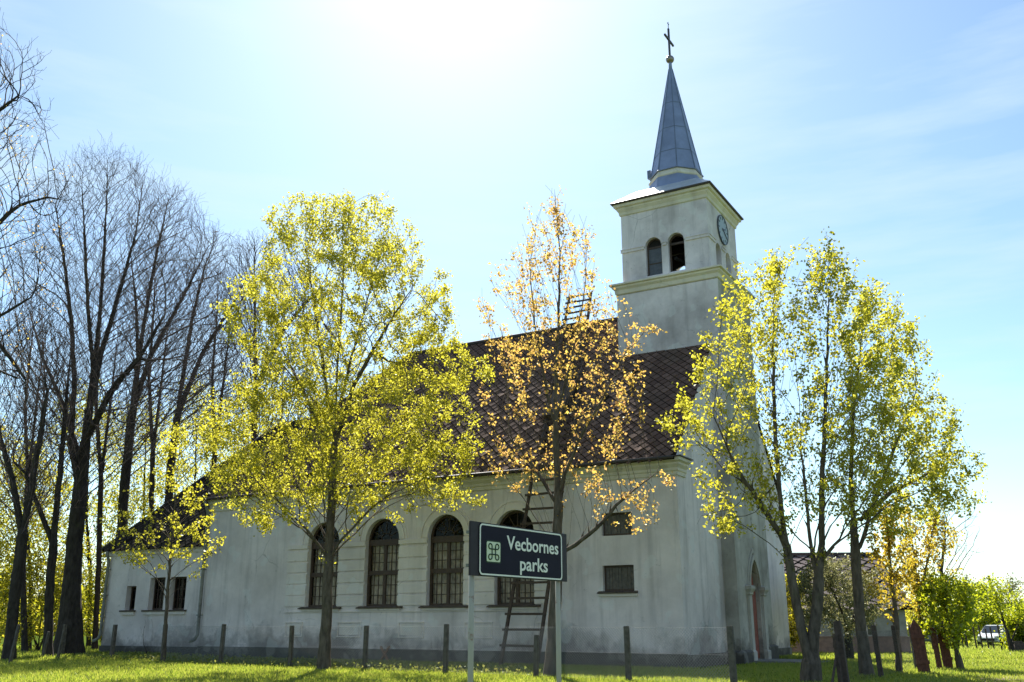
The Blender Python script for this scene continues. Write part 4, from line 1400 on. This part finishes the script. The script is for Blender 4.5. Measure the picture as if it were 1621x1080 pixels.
# young leafed trees and shrubs of the undergrowth behind and beside the annex
US = [(-40, 640, 200, 60, 'leaf_shade', 'golden green young tree deep at the left edge of the thicket'),
      (45, 690, 170, 58, 'leaf_shade', 'yellow green young tree beside the mossy leaning trunk'),
      (140, 600, 190, 66, 'leaf_shade', 'tall loose young tree shining yellow behind the massive lime'),
      (230, 620, 180, 70, 'leaf_shade', 'yellow young tree standing behind the middle of the annex roof'),
      (310, 590, 180, 72, 'leaf_maple', 'bright young tree behind the annex roof next to the big maple'),
      (400, 600, 200, 76, 'leaf_shade', 'young tree seen through the left side of the big maple'),
      (500, 600, 200, 80, 'leaf_shade', 'young tree seen through the centre of the big maple')]
for i, (x, yt, wd, Y, lm, lab) in enumerate(US):
    yb = 988 + 1582 * EYE / Y
    tree('young_park_tree', lab, 'tree', (x, yb), float(Y),
         [[(x, yb), (x + 4, yb - 100), (x - 3, yb - 200), (x + 2, yt + 40)]],
         [(yt, x - wd * .15, x + wd * .2), (yt + 60, x - wd * .4, x + wd * .4), (yt + 140, x - wd * .5, x + wd * .5), (yt + 230, x - wd * .5, x + wd * .5), (yb - 90, x - wd * .4, x + wd * .4)],
         0.14, M['bark_lime'], M[lm], group='young trees in leaf in the thicket', n_att=700, step=0.5, kill=0.7, alpha=0.9, tip=0.010,
         leaves=9500, leaf_size=0.16, clump=0.34, per=8, seed=80 + i, split=0.03, leaf_depth=5)
SH = [(-20, 850, 130, 58, 'leafy golden shrub low at the far left edge'), (60, 870, 130, 56, 'yellow green shrub between the two left trunks'),
      (165, 860, 110, 64, 'sunlit green shrub glimpsed between the massive lime and the annex')]
for i, (x, yt, wd, Y, lab) in enumerate(SH):
    yb = 988 + 1582 * EYE / Y
    tree('thicket_shrub', lab, 'shrub', (x, yb), float(Y),
         [[(x, yb), (x + 6, yb - 60), (x - 3, yt + 40)], [(x, yb), (x - 18, yb - 60), (x - 30, yt + 60)], [(x, yb), (x + 20, yb - 50), (x + 36, yt + 60)]],
         [(yt, x - wd * .2, x + wd * .2), (yt + 40, x - wd * .42, x + wd * .42), (yt + 90, x - wd * .5, x + wd * .5), (yb - 18, x - wd * .45, x + wd * .45)],
         0.07, M['bark_lime'], M['leaf_shade'], group='shrubs under the park trees', n_att=320, step=0.4, kill=0.5, alpha=0.6, tip=0.009,
         leaves=5200, leaf_size=0.16, clump=0.25, per=6, seed=90 + i, split=0.02)

# right-hand background plants
tree('willow_shrub', 'large grey olive willow bush in front of the neighbouring house', 'shrub', (1340, 1030), 46.0,
     [[(1345, 1040), (1340, 990), (1325, 950), (1310, 920)], [(1343, 1010), (1355, 960), (1365, 925)], [(1341, 995), (1300, 960), (1280, 930)]],
     [(880, 1285, 1345), (905, 1258, 1385), (940, 1250, 1402), (970, 1262, 1400), (995, 1290, 1380)],
     0.16, M['bark_lime'], M['leaf_olive'], n_att=700, step=0.3, kill=0.42, alpha=0.6, leaves=11000, leaf_size=0.11, clump=0.16, per=8, seed=101, split=0.03)
tree('hedge_shrub', 'yellow green bush at the right corner of the church', 'shrub', (1240, 1030), 52.0,
     [[(1243, 1035), (1243, 990), (1245, 930)], [(1243, 1035), (1255, 980), (1262, 940)]],
     [(905, 1232, 1268), (940, 1225, 1276), (990, 1222, 1282), (1020, 1226, 1278)],
     0.08, M['bark_lime'], M['leaf_shade'], n_att=320, step=0.3, kill=0.42, alpha=0.6, leaves=6000, leaf_size=0.13, clump=0.16, per=6, seed=102, split=0.02)
RB = [(1556, 915, 70, 88, 'leaf_lime', 0.10, 'leafy roadside tree leaning over the roof of the white car'),
      (1528, 905, 60, 92, 'leaf_olive', 0.14, 'greyish tree rising behind the bushy shrub'),
      (1600, 905, 46, 105, 'leaf_olive', 0.14, 'feathery pale birch against the sky at the right edge'),
      (1612, 955, 50, 58, 'leaf_lime', 0.08, 'small leafy bush beside the dark fence stump at the right edge'),
      (1500, 940, 70, 98, 'leaf_lime', 0.12, 'green tree far behind the bushy shrub, left of the greyish one'),
      (1640, 930, 80, 88, 'leaf_lime', 0.12, 'green tree cut off by the right edge behind the small shed'),
      (1560, 935, 90, 118, 'leaf_lime', 0.14, 'far green tree behind the utility pole'),
          (1524, 916, 52, 72, 'leaf_lime', 0.09, 'upright yellow green tree to the left of the white car'),
          (1470, 900, 90, 84, 'leaf_shade', 0.14, 'yellowish tree behind the pointed red brown board')]
for i, (x, yt, wd, Y, lm, br, lab) in enumerate(RB):
    yb = 988 + 1582 * EYE / Y
    hgt = yb - yt
    tree('roadside_tree', lab, 'tree', (x, yb), float(Y),
         [[(x + 6, yb), (x + 2, yb - hgt * .3), (x - 3, yb - hgt * .6), (x, yt + hgt * .15)]],
         [(yt, x - wd * .15, x + wd * .15), (yt + hgt * .2, x - wd * .38, x + wd * .38), (yt + hgt * .45, x - wd * .5, x + wd * .5), (yt + hgt * .65, x - wd * .45, x + wd * .45), (yb - hgt * .22, x - wd * .3, x + wd * .3)],
         br, M['bark_lime'], M[lm], group='trees along the road at the right', n_att=360, step=0.4, kill=0.55, alpha=0.9, tip=0.012,
         leaves=4200 if lm == 'leaf_lime' else 2200, leaf_size=0.2, clump=0.28, per=6, seed=110 + i, split=0.03)

# far wood closing the horizon
r = np.random.default_rng(9)
n = 26000
ang = r.uniform(math.radians(-48), math.radians(48), n)
dist = r.uniform(150, 185, n)
hgt = 5 + 3.0 * np.sin(ang * 23) + 2.0 * np.sin(ang * 61 + 1)
C_ = np.stack([np.sin(ang) * dist, np.cos(ang) * dist, np.maximum(hgt, 2.5) * r.random(n) ** 0.8], 1)
fw = link('woodland', leaf_mesh(C_, 1.1, r, 'woodland'), M['leaf_shade'])
tag(fw, 'distant leafy wood closing the horizon', 'woodland', None, 'stuff')

# ------------------------------------------------------------------ churchyard fence: posts and wire netting
A0, AD = np.array([6.2, 26.3]), np.array([-.777, .63])
post_s = [0.49, 3.73, 7.05, 10.79, 14.63, 18.73, 23.17, 27.37, 31.6, 36.2]


def netting(name, pts, h0, h1, parent, mesh=0.09, wr=0.0030):
    """diamond wire netting along a polyline in plan"""
    V, Fq = [], []
    n = 0
    for a, b in zip(pts[:-1], pts[1:]):
        a, b = np.array(a, float), np.array(b, float)
        Ln = np.linalg.norm(b - a); dr = (b - a) / Ln
        nr = np.array([-dr[1], dr[0]])
        H = h1 - h0
        starts = np.arange(-H, Ln, mesh)
        for sgn in (1, -1):
            for s in starts:
                u0, u1 = s, s + H
                z0, z1 = (h0, h1) if sgn > 0 else (h1, h0)
                t0, t1 = max(0, (0 - u0) / H), min(1, (Ln - u0) / H)
                if t1 - t0 < 0.02: continue
                p = np.array([*(a + dr * (u0 + H * t0)), z0 + (z1 - z0) * t0]); q = np.array([*(a + dr * (u0 + H * t1)), z0 + (z1 - z0) * t1])
                dv = np.array([dr[0], dr[1], sgn]); dv /= np.linalg.norm(dv)
                e_ = np.array([nr[0], nr[1], 0]); f_ = np.cross(dv, e_)
                off = e_ * 0.003 * sgn
                for c in (p, q):
                    for k in range(3):
                        V.append(c + off + (e_ * math.cos(k * 2.094) + f_ * math.sin(k * 2.094)) * wr)
                Fq += [(n + k, n + (k + 1) % 3, n + 3 + (k + 1) % 3, n + 3 + k) for k in range(3)]
                n += 6
        for z in (h0, (h0 + h1) / 2, h1):
            for c in (a, b):
                for k in range(3):
                    V.append(np.array([c[0], c[1], z]) + np.array([nr[0] * math.cos(k * 2.094), nr[1] * math.cos(k * 2.094), math.sin(k * 2.094)]) * wr * 0.8)
            Fq += [(n + k, n + (k + 1) % 3, n + 3 + (k + 1) % 3, n + 3 + k) for k in range(3)]
            n += 6
    return link(name, np_mesh(name, np.array(V), np.array(Fq)), M['wire'], parent)


rr = random.Random(4)
fence = empty('wire_fence', (*(A0 + AD * 0.49), 0), 0, 'long wire netting fence on weathered wooden posts in front of the church', 'fence')
fo = A0 + AD * 0.49


def fence_post(mb, p, h, wd, lean, sides=None):
    q = Vector((p[0] + lean[0], p[1] + lean[1], h))
    mb.bar((p[0], p[1], -0.2), q, wd, wd, (0.5, 0.86, 0), 0.92)
    mb.bar(q, q + Vector((lean[0] * .02, 0, 0.012)), wd * 0.8, wd * 0.8, (0.5, 0.86, 0))


for s in post_s:
    p = A0 + AD * s - fo
    mb = MB()
    if abs(s - 7.05) < .1: fence_post(mb, p, 1.22, 0.13, (0.03, 0))
    else: fence_post(mb, p, 1.5 + rr.uniform(-.03, .04), 0.155 if s < 1 or s > 27 else 0.14, (rr.uniform(-.03, .03), rr.uniform(-.03, .03)))
    mb.build('post', M['post_wood'], fence)
netting('netting', [tuple(A0 + AD * s - fo) for s in (0.49, 10.79, 23.17, 27.37)], 0.06, 1.46, fence)

# return fence at the right with dark posts
right_posts = [(1340, 1086, 1.62, 0.19), (1396, 1074, 1.5, 0.14), (1426, 1066, 1.5, 0.13), (1452, 1060, 1.5, 0.12)]
rp0 = gnd(1340, 1086)
rf = empty('wire_fence', (rp0[0], rp0[1], 0), 0, 'short wire fence on dark leaning posts running back from the right corner', 'fence')
pl = []
for x, y, h_, wd in right_posts:
    p = gnd(x, y)[:2] - rp0[:2]
    pl.append(tuple(p))
    mb = MB()
    fence_post(mb, p, h_, wd, (-0.08, 0.03))
    mb.build('post', M['old_wood'], rf)
mb = MB()
mb.bar((-0.16, -0.1, -0.1), (-0.2, -0.05, 1.3), 0.10, 0.10)
mb.bar((-0.25, -0.08, 1.02), (-0.05, 0.0, 1.0), 0.1, 0.14)
mb.bar((-0.55, -0.5, 0.0), (-0.1, 0.1, 1.0), 0.05, 0.05)
mb.build('brace', M['old_wood'], rf)
nr_ = netting('netting', pl, 0.06, 1.35, rf, 0.11, 0.0013)
nr_.data.materials[0] = M['clock_dark']
lp = [(gnd(0, 0)[:2] if False else None)]
tp = [(15, 1050, 1.5), (90, 1045, 1.25), (66, 1044, 1.2)]
for x, y, h_ in tp:
    p = gnd(x, y)
    mb = MB()
    fence_post(mb, (0, 0), h_, 0.11, (0.14, 0.05))
    o = mb.build('fence_post', M['post_wood'], None)
    o.location = (p[0], p[1], 0)
    tag(o, {15: 'leaning grey post by the mossy trunk at the left edge', 90: 'pale leaning stake in front of the massive lime trunk', 66: 'thin leaning stake beside the slender dark trunk'}[x], 'fence post', 'loose posts by the park trees')

# red brown gate boards
def gate_board(x, y, wd, h_, label, lean, point=True, rail=True, rz=0.0):
    p = gnd(x, y)
    root = empty('gate_board', (p[0], p[1], 0), rz, label, 'gate board', 'red brown gate boards')
    n = 3
    mb = MB()
    for k in range(n):
        x0, x1 = -wd / 2 + wd * k / n + 0.004, -wd / 2 + wd * (k + 1) / n - 0.004
        def tz(xx): return h_ - (abs(xx) / (wd / 2)) * 0.32 if point else h_ - 0.03 * k
        pts = [(x0, 0.02), (x1, 0.02)] + ([(x1, tz(x1)), (0, tz(0)), (x0, tz(x0))] if point and x0 < 0 < x1 else [(x1, tz(x1)), (x0, tz(x0))])
        f_ = lambda q, y_: (q[0] + lean * q[1], y_, q[1])
        mb.loft([[f_(q, -0.02) for q in pts], [f_(q, 0.02) for q in pts]])
    mb.build('boards', M['red_wood'], root)
    if rail:
        for z in (1.15, 0.35):
            mb = MB()
            mb.box((-wd / 2 - 0.02 + lean * z, -0.06, z - 0.06), (wd / 2 + 0.02 + lean * z, -0.022, z + 0.06))
            mb.build('rail', M['red_wood'], root)


gate_board(1464, 1066, 0.40, 1.72, 'red brown pointed board leaning beside the last dark fence post', -0.10)
gate_board(1488, 1060, 0.20, 1.45, 'narrow weathered red brown board right of the pointed one', -0.06, False, False)
gate_board(1502, 1059, 0.34, 1.42, 'flat topped red brown board against the bushy shrub stems', -0.08, False, True)

# crossed sticks against the church wall
g0 = L2W(-13.35, -0.6)
root = empty('crossed_sticks', (g0[0], g0[1], 0), ROT, 'two short reddish sticks crossed like an X before the church plinth', 'sticks')
for s_ in (-1, 1):
    mb = MB()
    mb.bar((-0.26 * s_, 0.04 * s_, 0.0), (0.2 * s_, 0.04 * s_, 0.62), 0.1, 0.07)
    mb.build('stick', plain('raw_stick', (0.22, 0.12, 0.08), 0.9), root)

# ------------------------------------------------------------------ road sign
SL = np.array([-0.40, 9.5]); SA = math.radians(34.7)
sign = empty('road_sign', (SL[0], SL[1], 0), math.pi / 2 - SA, 'dark blue park sign with white lettering and a looped square emblem on two rusty posts', 'sign')
# local x runs along the board, local -y faces the camera
SW, SZ0, SZ1 = 1.78, 2.00, 2.52
mb = MB()
mb.box((0, 0.0, SZ0), (SW, 0.025, SZ1))
mb.build('board', M['sign_back'], sign)
px0, px1 = 0.125, SW - 0.115


def rrect(x0, x1, z0, z1, r, n=6):
    pts = []
    for cx_, cz_, t in ((x1 - r, z0 + r, -90), (x1 - r, z1 - r, 0), (x0 + r, z1 - r, 90), (x0 + r, z0 + r, 180)):
        pts += [(cx_ + r * math.cos(math.radians(t + 90 * k / n)), cz_ + r * math.sin(math.radians(t + 90 * k / n))) for k in range(n + 1)]
    return pts


mb = MB()
a_ = rrect(px0, px1, SZ0 + 0.008, SZ1 - 0.008, 0.05)
mb.loft([[(x, 0.0, z) for x, z in a_], [(x, -0.008, z) for x, z in a_]])
panel = mb.build('panel', M['sign_navy'], sign)
mb = MB()
b_ = rrect(px0 + 0.004, px1 - 0.004, SZ0 + 0.012, SZ1 - 0.012, 0.046)
c_ = rrect(px0 + 0.022, px1 - 0.022, SZ0 + 0.027, SZ1 - 0.027, 0.034)
mb.loft([[(x, -0.009, z) for x, z in b_], [(x, -0.011, z) for x, z in b_], [(x, -0.011, z) for x, z in c_], [(x, -0.009, z) for x, z in c_]], cap=False)
mb.build('border', M['sign_white'], panel)


def lettering(txt, x, z, size, width, name, mat):
    cu = bpy.data.curves.new(name, 'FONT')
    cu.body = txt
    cu.size = size
    cu.offset = 0.003
    cu.extrude = 0.0008
    cu.resolution_u = 3
    to = bpy.data.objects.new(name + '_curve', cu)
    COL.objects.link(to)
    bpy.context.view_layer.update()
    me = bpy.data.meshes.new_from_object(to.evaluated_get(bpy.context.evaluated_depsgraph_get()))
    bpy.data.objects.remove(to)
    co = np.zeros(len(me.vertices) * 3, dtype=np.float32)
    me.vertices.foreach_get('co', co)
    co = co.reshape(-1, 3)
    co[:, 0] = (co[:, 0] - co[:, 0].min()) * width / (co[:, 0].max() - co[:, 0].min()) + x
    me.vertices.foreach_set('co', co.ravel())
    me.transform(Matrix.Translation((0, -0.0105, z)) @ Matrix.Rotation(math.pi / 2, 4, 'X'))
    me.materials.clear()
    return link(name, me, mat, panel)


lettering('Vecbornes', px0 + 0.47, 2.285, 0.195, 0.99, 'lettering', M['sign_white'])
lettering('parks', px0 + 0.71, 2.085, 0.195, 0.53, 'lettering', M['sign_white'])
ex0, ex1, ez0, ez1 = px0 + 0.125, px0 + 0.355, 2.145, 2.34
mb = MB()
a_ = rrect(ex0, ex1, ez0, ez1, 0.018)
mb.loft([[(x, -0.008, z) for x, z in a_], [(x, -0.0105, z) for x, z in a_]])
emb = mb.build('emblem', M['sign_pale'], panel)
mb = MB()
cxm, czm, q, rl = (ex0 + ex1) / 2, (ez0 + ez1) / 2, 0.026, 0.026
kx, kz = 1.12, 1.0
pts2 = []
for (sx, sz, t0, sg) in ((1, 1, 180, -1), (-1, 1, 270, -1), (-1, -1, 0, -1), (1, -1, 90, -1)):
    for k in range(13):
        t = math.radians(t0 + sg * 270 * k / 12)
        pts2.append((cxm + kx * (sx * (q + rl) + rl * math.cos(t)), -0.0125, czm + kz * (sz * (q + rl) + rl * math.sin(t))))
pts2.append(pts2[0])
mb.tube(pts2, 0.0065, 6)
a2 = rrect(ex0 - 0.012, ex1 + 0.012, ez0 - 0.012, ez1 + 0.012, 0.024)
a1 = rrect(ex0 - 0.004, ex1 + 0.004, ez0 - 0.004, ez1 + 0.004, 0.02)
mb.loft([[(x, -0.0088, z) for x, z in a2], [(x, -0.0098, z) for x, z in a2], [(x, -0.0098, z) for x, z in a1], [(x, -0.0088, z) for x, z in a1]], cap=False)
mb.build('looped_square', M['sign_green'], emb)
for x in (0.10, SW - 0.10):
    mb = MB()
    mb.tube([(x, 0.062, -0.2), (x, 0.062, SZ1 - 0.05)], 0.028, 14)
    post = mb.build('sign_post', M['sign_post'], sign)
    mb = MB()
    for z in (2.1, 2.42):
        mb.box((x - 0.05, 0.026, z - 0.015), (x + 0.05, 0.098, z + 0.015))
    mb.build('bracket', M['pipe'], post)

# ------------------------------------------------------------------ neighbouring house
HY = 54.0
hx0, hx1 = at(1212, 1000, HY)[0], at(1432, 1000, HY)[0]
house = empty('neighbour_house', (hx0, HY, 0), math.radians(-3), 'low old house with a grey diamond tiled roof behind the maples', 'house')
HW, HD = hx1 - hx0, 9.0
mb = MB()
Pw = lambda u, z, dd: (u, dd, z)
hops = [dict(u0=HW - 2.6, u1=HW - 1.6, z0=1.0, zs=2.1), dict(u0=HW - 5.6, u1=HW - 4.6, z0=1.0, zs=2.1)]
wall(mb, Pw, 0, HW, 0.9, 2.5, hops, 0.15)
mb.quad((HW, 0, 0), (HW, HD, 0), (HW, HD, 2.5), (HW, HD / 2, 5.4), (HW, 0, 2.5))
mb.quad((0, 0, 0), (0, HD, 0), (0, HD, 2.5), (0, HD / 2, 5.4), (0, 0, 2.5))
mb.quad((0, HD, 0), (HW, HD, 0), (HW, HD, 2.5), (0, HD, 2.5))
mb.build('wall', M['render_wall'], house)
mb = MB()
mb.box((-0.02, -0.12, -0.2), (HW + 0.06, 0.0, 0.86))
mb.box((-0.04, -0.16, 0.86), (HW + 0.08, 0.0, 0.92))
mb.build('brick_base', M['brick'], house)
for o in hops:
    mb = MB()
    mb.box((o['u0'] - 0.02, 0.1, 1.0), (o['u1'] + 0.02, 0.14, 2.1))
    wnd = mb.build('window', M['car_glass'], house)
    mb = MB()
    for u in (o['u0'] + 0.03, (o['u0'] + o['u1']) / 2, o['u1'] - 0.03):
        mb.box((u - 0.03, 0.06, 1.0), (u + 0.03, 0.098, 2.1))
    mb.build('frame', M['trim'], wnd)
tl, un = MB(), MB()
roof_face([(-0.3, -0.4, 2.38), (HW + 0.3, -0.4, 2.38), (HW + 0.3, HD / 2, 5.5), (-0.3, HD / 2, 5.5)], dx=0.8, dy=0.75, lift=0.07, gap=0.41, mb=tl, under=un, seed=11)
roof_face([(HW + 0.3, HD + 0.4, 2.38), (-0.3, HD + 0.4, 2.38), (-0.3, HD / 2, 5.5), (HW + 0.3, HD / 2, 5.5)], mb=MB(), under=un, seed=12)
hr = un.build('roof', M['roof_under'], house)
tl.build('tiles', M['tiles_grey'], hr)
mb = MB()
mb.tube([(-0.3, HD / 2, 5.52), (HW + 0.3, HD / 2, 5.52)], 0.12, 8)
mb.build('ridge', M['ridge'], hr)

# small grey shed at the right edge
p = at(1650, 1020, 92)
shed = empty('shed', (p[0], 92, 0), math.radians(-12), 'small grey shed behind the bush at the right edge', 'shed')
mb = MB()
mb.quad((-2, 0, 0), (2, 0, 0), (2, 0, 1.9), (0, 0, 3.0), (-2, 0, 1.9))
mb.quad((-2, 0, 0), (-2, 5, 0), (-2, 5, 1.9), (-2, 0, 1.9))
mb.quad((2, 0, 0), (2, 5, 0), (2, 5, 1.9), (2, 0, 1.9))
mb.quad((-2, 5, 0), (2, 5, 0), (2, 5, 1.9), (0, 5, 3.0), (-2, 5, 1.9))
mb.build('wall', M['render_wall'], shed)
mb = MB()
for s_ in (-1, 1):
    mb.loft([[(0, -0.25, 3.06), (0, 5.25, 3.06), (0, 5.25, 3.14), (0, -0.25, 3.14)], [(s_ * 2.3, -0.25, 1.78), (s_ * 2.3, 5.25, 1.78), (s_ * 2.3, 5.25, 1.86), (s_ * 2.3, -0.25, 1.86)]])
mb.build('roof', plain('shed_roof', (0.24, 0.23, 0.22), 0.8), shed)

# ------------------------------------------------------------------ cars
def car(loc, rz, label, paint):
    root = empty('parked_car', tuple(loc), rz, label, 'car')
    # side profile (x forward, z up), half width per station
    st = [(-2.05, 0.45, 0.78, 0.70), (-1.98, 0.30, 0.98, 0.80), (-1.3, 0.26, 1.02, 0.86), (-0.2, 0.25, 0.98, 0.87), (0.75, 0.25, 0.93, 0.87), (1.45, 0.28, 0.84, 0.84), (1.95, 0.32, 0.70, 0.76), (2.08, 0.42, 0.60, 0.66)]
    mb = MB()
    rings = []
    for x, z0, z1, hw in st:
        rings.append([(x, -hw * .92, z0), (x, -hw, z0 + .14), (x, -hw, z1 - .16), (x, -hw * .90, z1), (x, hw * .90, z1), (x, hw, z1 - .16), (x, hw, z0 + .14), (x, hw * .92, z0)])
    mb.loft(rings, smooth=False)
    cab = [(-1.85, 0.98, 0.0), (-1.45, 1.40, 0.0), (-0.6, 1.48, 0), (0.05, 1.44, 0), (0.95, 0.92, 0)]
    top = [(x, -(0.62 if z > 1.2 else 0.78), z) for x, z, _ in cab]
    mb.loft([[(x, y, z) for x, y, z in top], [(x, -y, z) for x, y, z in top]], closed=False, cap=False)
    mb.quad((-1.47, -0.63, 1.40), (0.06, -0.63, 1.44), (0.06, 0.63, 1.44), (-1.47, 0.63, 1.40))
    body = mb.build('body', paint, root)
    mb = MB()
    mb.quad((0.10, -0.60, 1.43), (0.10, 0.60, 1.43), (0.90, 0.72, 0.97), (0.90, -0.72, 0.97))
    mb.build('windscreen', M['car_glass'], root).location = (0.012, 0, 0.012)
    for s_ in (-1, 1):
        mb = MB()
        mb.quad((-1.7, s_ * 0.80, 1.0), (0.80, s_ * 0.80, 0.96), (0.02, s_ * 0.65, 1.42), (-1.42, s_ * 0.65, 1.38))
        mb.build('side_window', M['car_glass'], root)
        mb = MB()
        mb.box((1.88, s_ * 0.44, 0.58), (2.07, s_ * 0.70, 0.72))
        mb.build('headlight', M['lamp_glass'], root)
        mb = MB()
        mb.box((0.55, s_ * 0.86, 0.98), (0.68, s_ * 1.02, 1.10))
        mb.build('mirror', paint, root)
        for x in (-1.3, 1.3):
            mb = MB()
            mb.loft([[(x + r * math.cos(t), y, 0.31 + r * math.sin(t)) for t in [2 * math.pi * k / 18 for k in range(18)]] for r, y in ((0.30, s_ * 0.70), (0.31, s_ * 0.72), (0.31, s_ * 0.86), (0.29, s_ * 0.885))])
            wh = mb.build('wheel', M['tyre'], root)
            mb = MB()
            mb.loft([[(x + r * math.cos(t), y, 0.31 + r * math.sin(t)) for t in [2 * math.pi * k / 18 for k in range(18)]] for r, y in ((0.19, s_ * 0.884), (0.18, s_ * 0.895))])
            mb.build('rim', M['lamp_glass'], wh)
    mb = MB()
    mb.box((1.98, -0.42, 0.40), (2.095, 0.42, 0.54))
    mb.build('grille', M['tyre'], root)
    return root


p = gnd(1578, 1023)
car((p[0], p[1], 0), math.radians(-90 - 40), 'white hatchback parked facing the camera beyond the dark stakes', M['white_paint'])
car((p[0] - 2.9, p[1] + 3.5, 0), math.radians(-80), 'dark blue car partly hidden behind the left side of the white one', M['blue_paint'])

# dark stakes of the fence near the car
st = [(1478, 1031), (1519, 1030), (1526, 1028), (1533, 1028), (1547, 1030), (1556, 1029), (1566, 1029), (1574, 1029), (1587, 1032), (1600, 1035)]
sp0 = gnd(*st[0])
sf = empty('stake_fence', (sp0[0], sp0[1], 0), 0, 'row of thin dark stakes in the meadow before the parked cars', 'fence')
for i, (x, y) in enumerate(st):
    p = gnd(x, y) - sp0
    mb = MB()
    mb.bar((p[0], p[1], -0.1), (p[0] - 0.08, p[1], 1.25 + 0.12 * (i % 3)), 0.07, 0.07)
    mb.build('stake', M['old_wood'], sf)
p = gnd(1612, 1033)
o = MB()
o.rect_loft(-0.3, 0.3, -0.3, 0.3, [(0.05, 0.0), (0.0, 0.3), (-0.04, 0.55), (-0.12, 0.62)])
o = o.build('tree_stump', M['old_wood'])
o.location = (p[0], p[1], 0)
tag(o, 'dark stump beside the curved stems at the right edge', 'stump')
# thin leaning tree stems in front of the car
tree('leaning_stem_tree', 'thin dark curving stems crossing in front of the white car', 'tree', (1605, 1035), 57.0,
     [[(1604, 1035), (1598, 1010), (1586, 975), (1578, 945), (1570, 925)], [(1600, 1020), (1612, 985), (1614, 950)]],
     [(915, 1560, 1590), (940, 1548, 1612), (958, 1552, 1616), (974, 1560, 1608)],
     0.10, M['bark_lime'], M['leaf_lime'], n_att=200, step=0.3, kill=0.45, alpha=0.6, leaves=1500, leaf_size=0.14, clump=0.18, per=6, seed=130, split=0.02)

# utility pole
p = at(1586, 1000, 96)
pole = empty('utility_pole', (p[0], 96, 0), 0, 'dark wooden utility pole rising above the far trees', 'pole')
mb = MB()
mb.tube([(0, 0, -0.2), (-0.55, 0, 6.1)], [0.17, 0.12], 10)
mb.build('pole_shaft', M['old_wood'], pole)
mb = MB()
mb.bar((-1.0, 0, 5.75), (-0.1, 0, 5.75), 0.08, 0.08)
for x in (-0.95, -0.15):
    mb.tube([(x, 0, 5.79), (x, 0, 5.93)], 0.04, 6)
mb.build('crossarm', M['old_wood'], pole)

# ------------------------------------------------------------------ grass, weeds, low plants
def blades(pts, h, wd, r, name, label, mat, kind='grass', lean=0.5):
    n = len(pts)
    th = r.random(n) * 2 * np.pi
    hh = h * r.uniform(0.45, 1.3, n)
    side = np.stack([np.cos(th), np.sin(th), np.zeros(n)], 1) * (wd * r.uniform(0.6, 1.4, n))[:, None]
    tip = np.stack([r.normal(0, lean, n) * hh, r.normal(0, lean, n) * hh, hh], 1)
    V = np.stack([pts - side, pts + side, pts + tip], 1).reshape(-1, 3)
    o = link(name, np_mesh(name, V, np.arange(3 * n).reshape(-1, 3)), mat)
    return tag(o, label, kind, None, 'stuff')


r = np.random.default_rng(12)
n = 190000
Yg = r.uniform(25.5, 47, n) ** 1.0
Xg = (r.uniform(-0.60, 0.58, n)) * Yg
pts = np.stack([Xg, Yg, np.zeros(n)], 1)
rel = pts - CORNER
ly, lx = rel @ ey, rel @ ex
keep = (ly < -0.15) | (lx > 0.9) | (lx < -33.6)
clump_ = np.sin(Xg * 3.1 + np.sin(Yg * 2.3) * 2) + np.sin(Yg * 4.7 + Xg * 1.7) + r.normal(0, 0.8, n)
keep &= clump_ > -1.0
pts = pts[keep]
blades(pts, 0.10, 0.013, r, 'grass', 'short bright green grass of the churchyard verge', M['grass_blade'])
n = 90000
Yg = 46 + 60 * r.random(n) ** 1.4
Xg = r.uniform(0.24, 0.60, n) * Yg
blades(np.stack([Xg, Yg, np.zeros(n)], 1), 0.16, 0.030, r, 'grass', 'sunlit meadow grass between the house and the parked cars', M['grass_blade'])
n = 30000
Yg = 45 + 22 * r.random(n)
Xg = r.uniform(-0.62, -0.33, n) * Yg
blades(np.stack([Xg, Yg, np.zeros(n)], 1), 0.2, 0.03, r, 'grass', 'rough grass under the bare park trees', M['grass_blade'])
# low leafy weeds along the wall foot at the left
n = 5000
s = r.uniform(9, 34, n)
q = A0[None] + AD[None] * s[:, None] + r.normal(0, 0.9, (n, 2)) + np.array([0.6, 1.0])
C_ = np.stack([q[:, 0], q[:, 1], r.random(n) * 0.22], 1)
wd_ = link('weeds', leaf_mesh(C_, 0.12, r, 'weeds'), M['weed_leaf'])
tag(wd_, 'low leafy weeds along the foot of the wire fence', 'weeds', None, 'stuff')
# bare earth of the track at the lower right
mb = MB()
pa = [gnd(x, y) for x, y in ((1545, 1074), (1640, 1068), (1700, 1085), (1560, 1092))]
mb.quad(*[(p[0], p[1], 0.012) for p in pa])
tag(mb.build('path', M['earth']), 'patch of bare brown earth in the meadow', None, None, 'structure')
# bare little shrubs against the wall
for i, (x, y, h_, lab) in enumerate(((692, 1058, 60, 'small leafless shrub before the church plinth between two fence posts'), (236, 1046, 70, 'thin bare shoots beside the narrow annex windows'))):
    Y = gnd(x, y)[1] + 1.5
    tree('bare_shrub', lab, 'shrub', (x, y), float(Y),
         [[(x, y), (x + 3, y - 20)], [(x, y), (x - 8, y - 25)], [(x, y), (x + 10, y - 25)]],
         [(y - h_, x - 14, x + 14), (y - h_ * .6, x - 18, x + 18), (y - 12, x - 8, x + 8)],
         0.02, M['bark_lime'], None, n_att=60, step=0.15, kill=0.22, alpha=0.9, tip=0.004, seed=140 + i, split=0.012, twig_mat=M['bark_twig'])
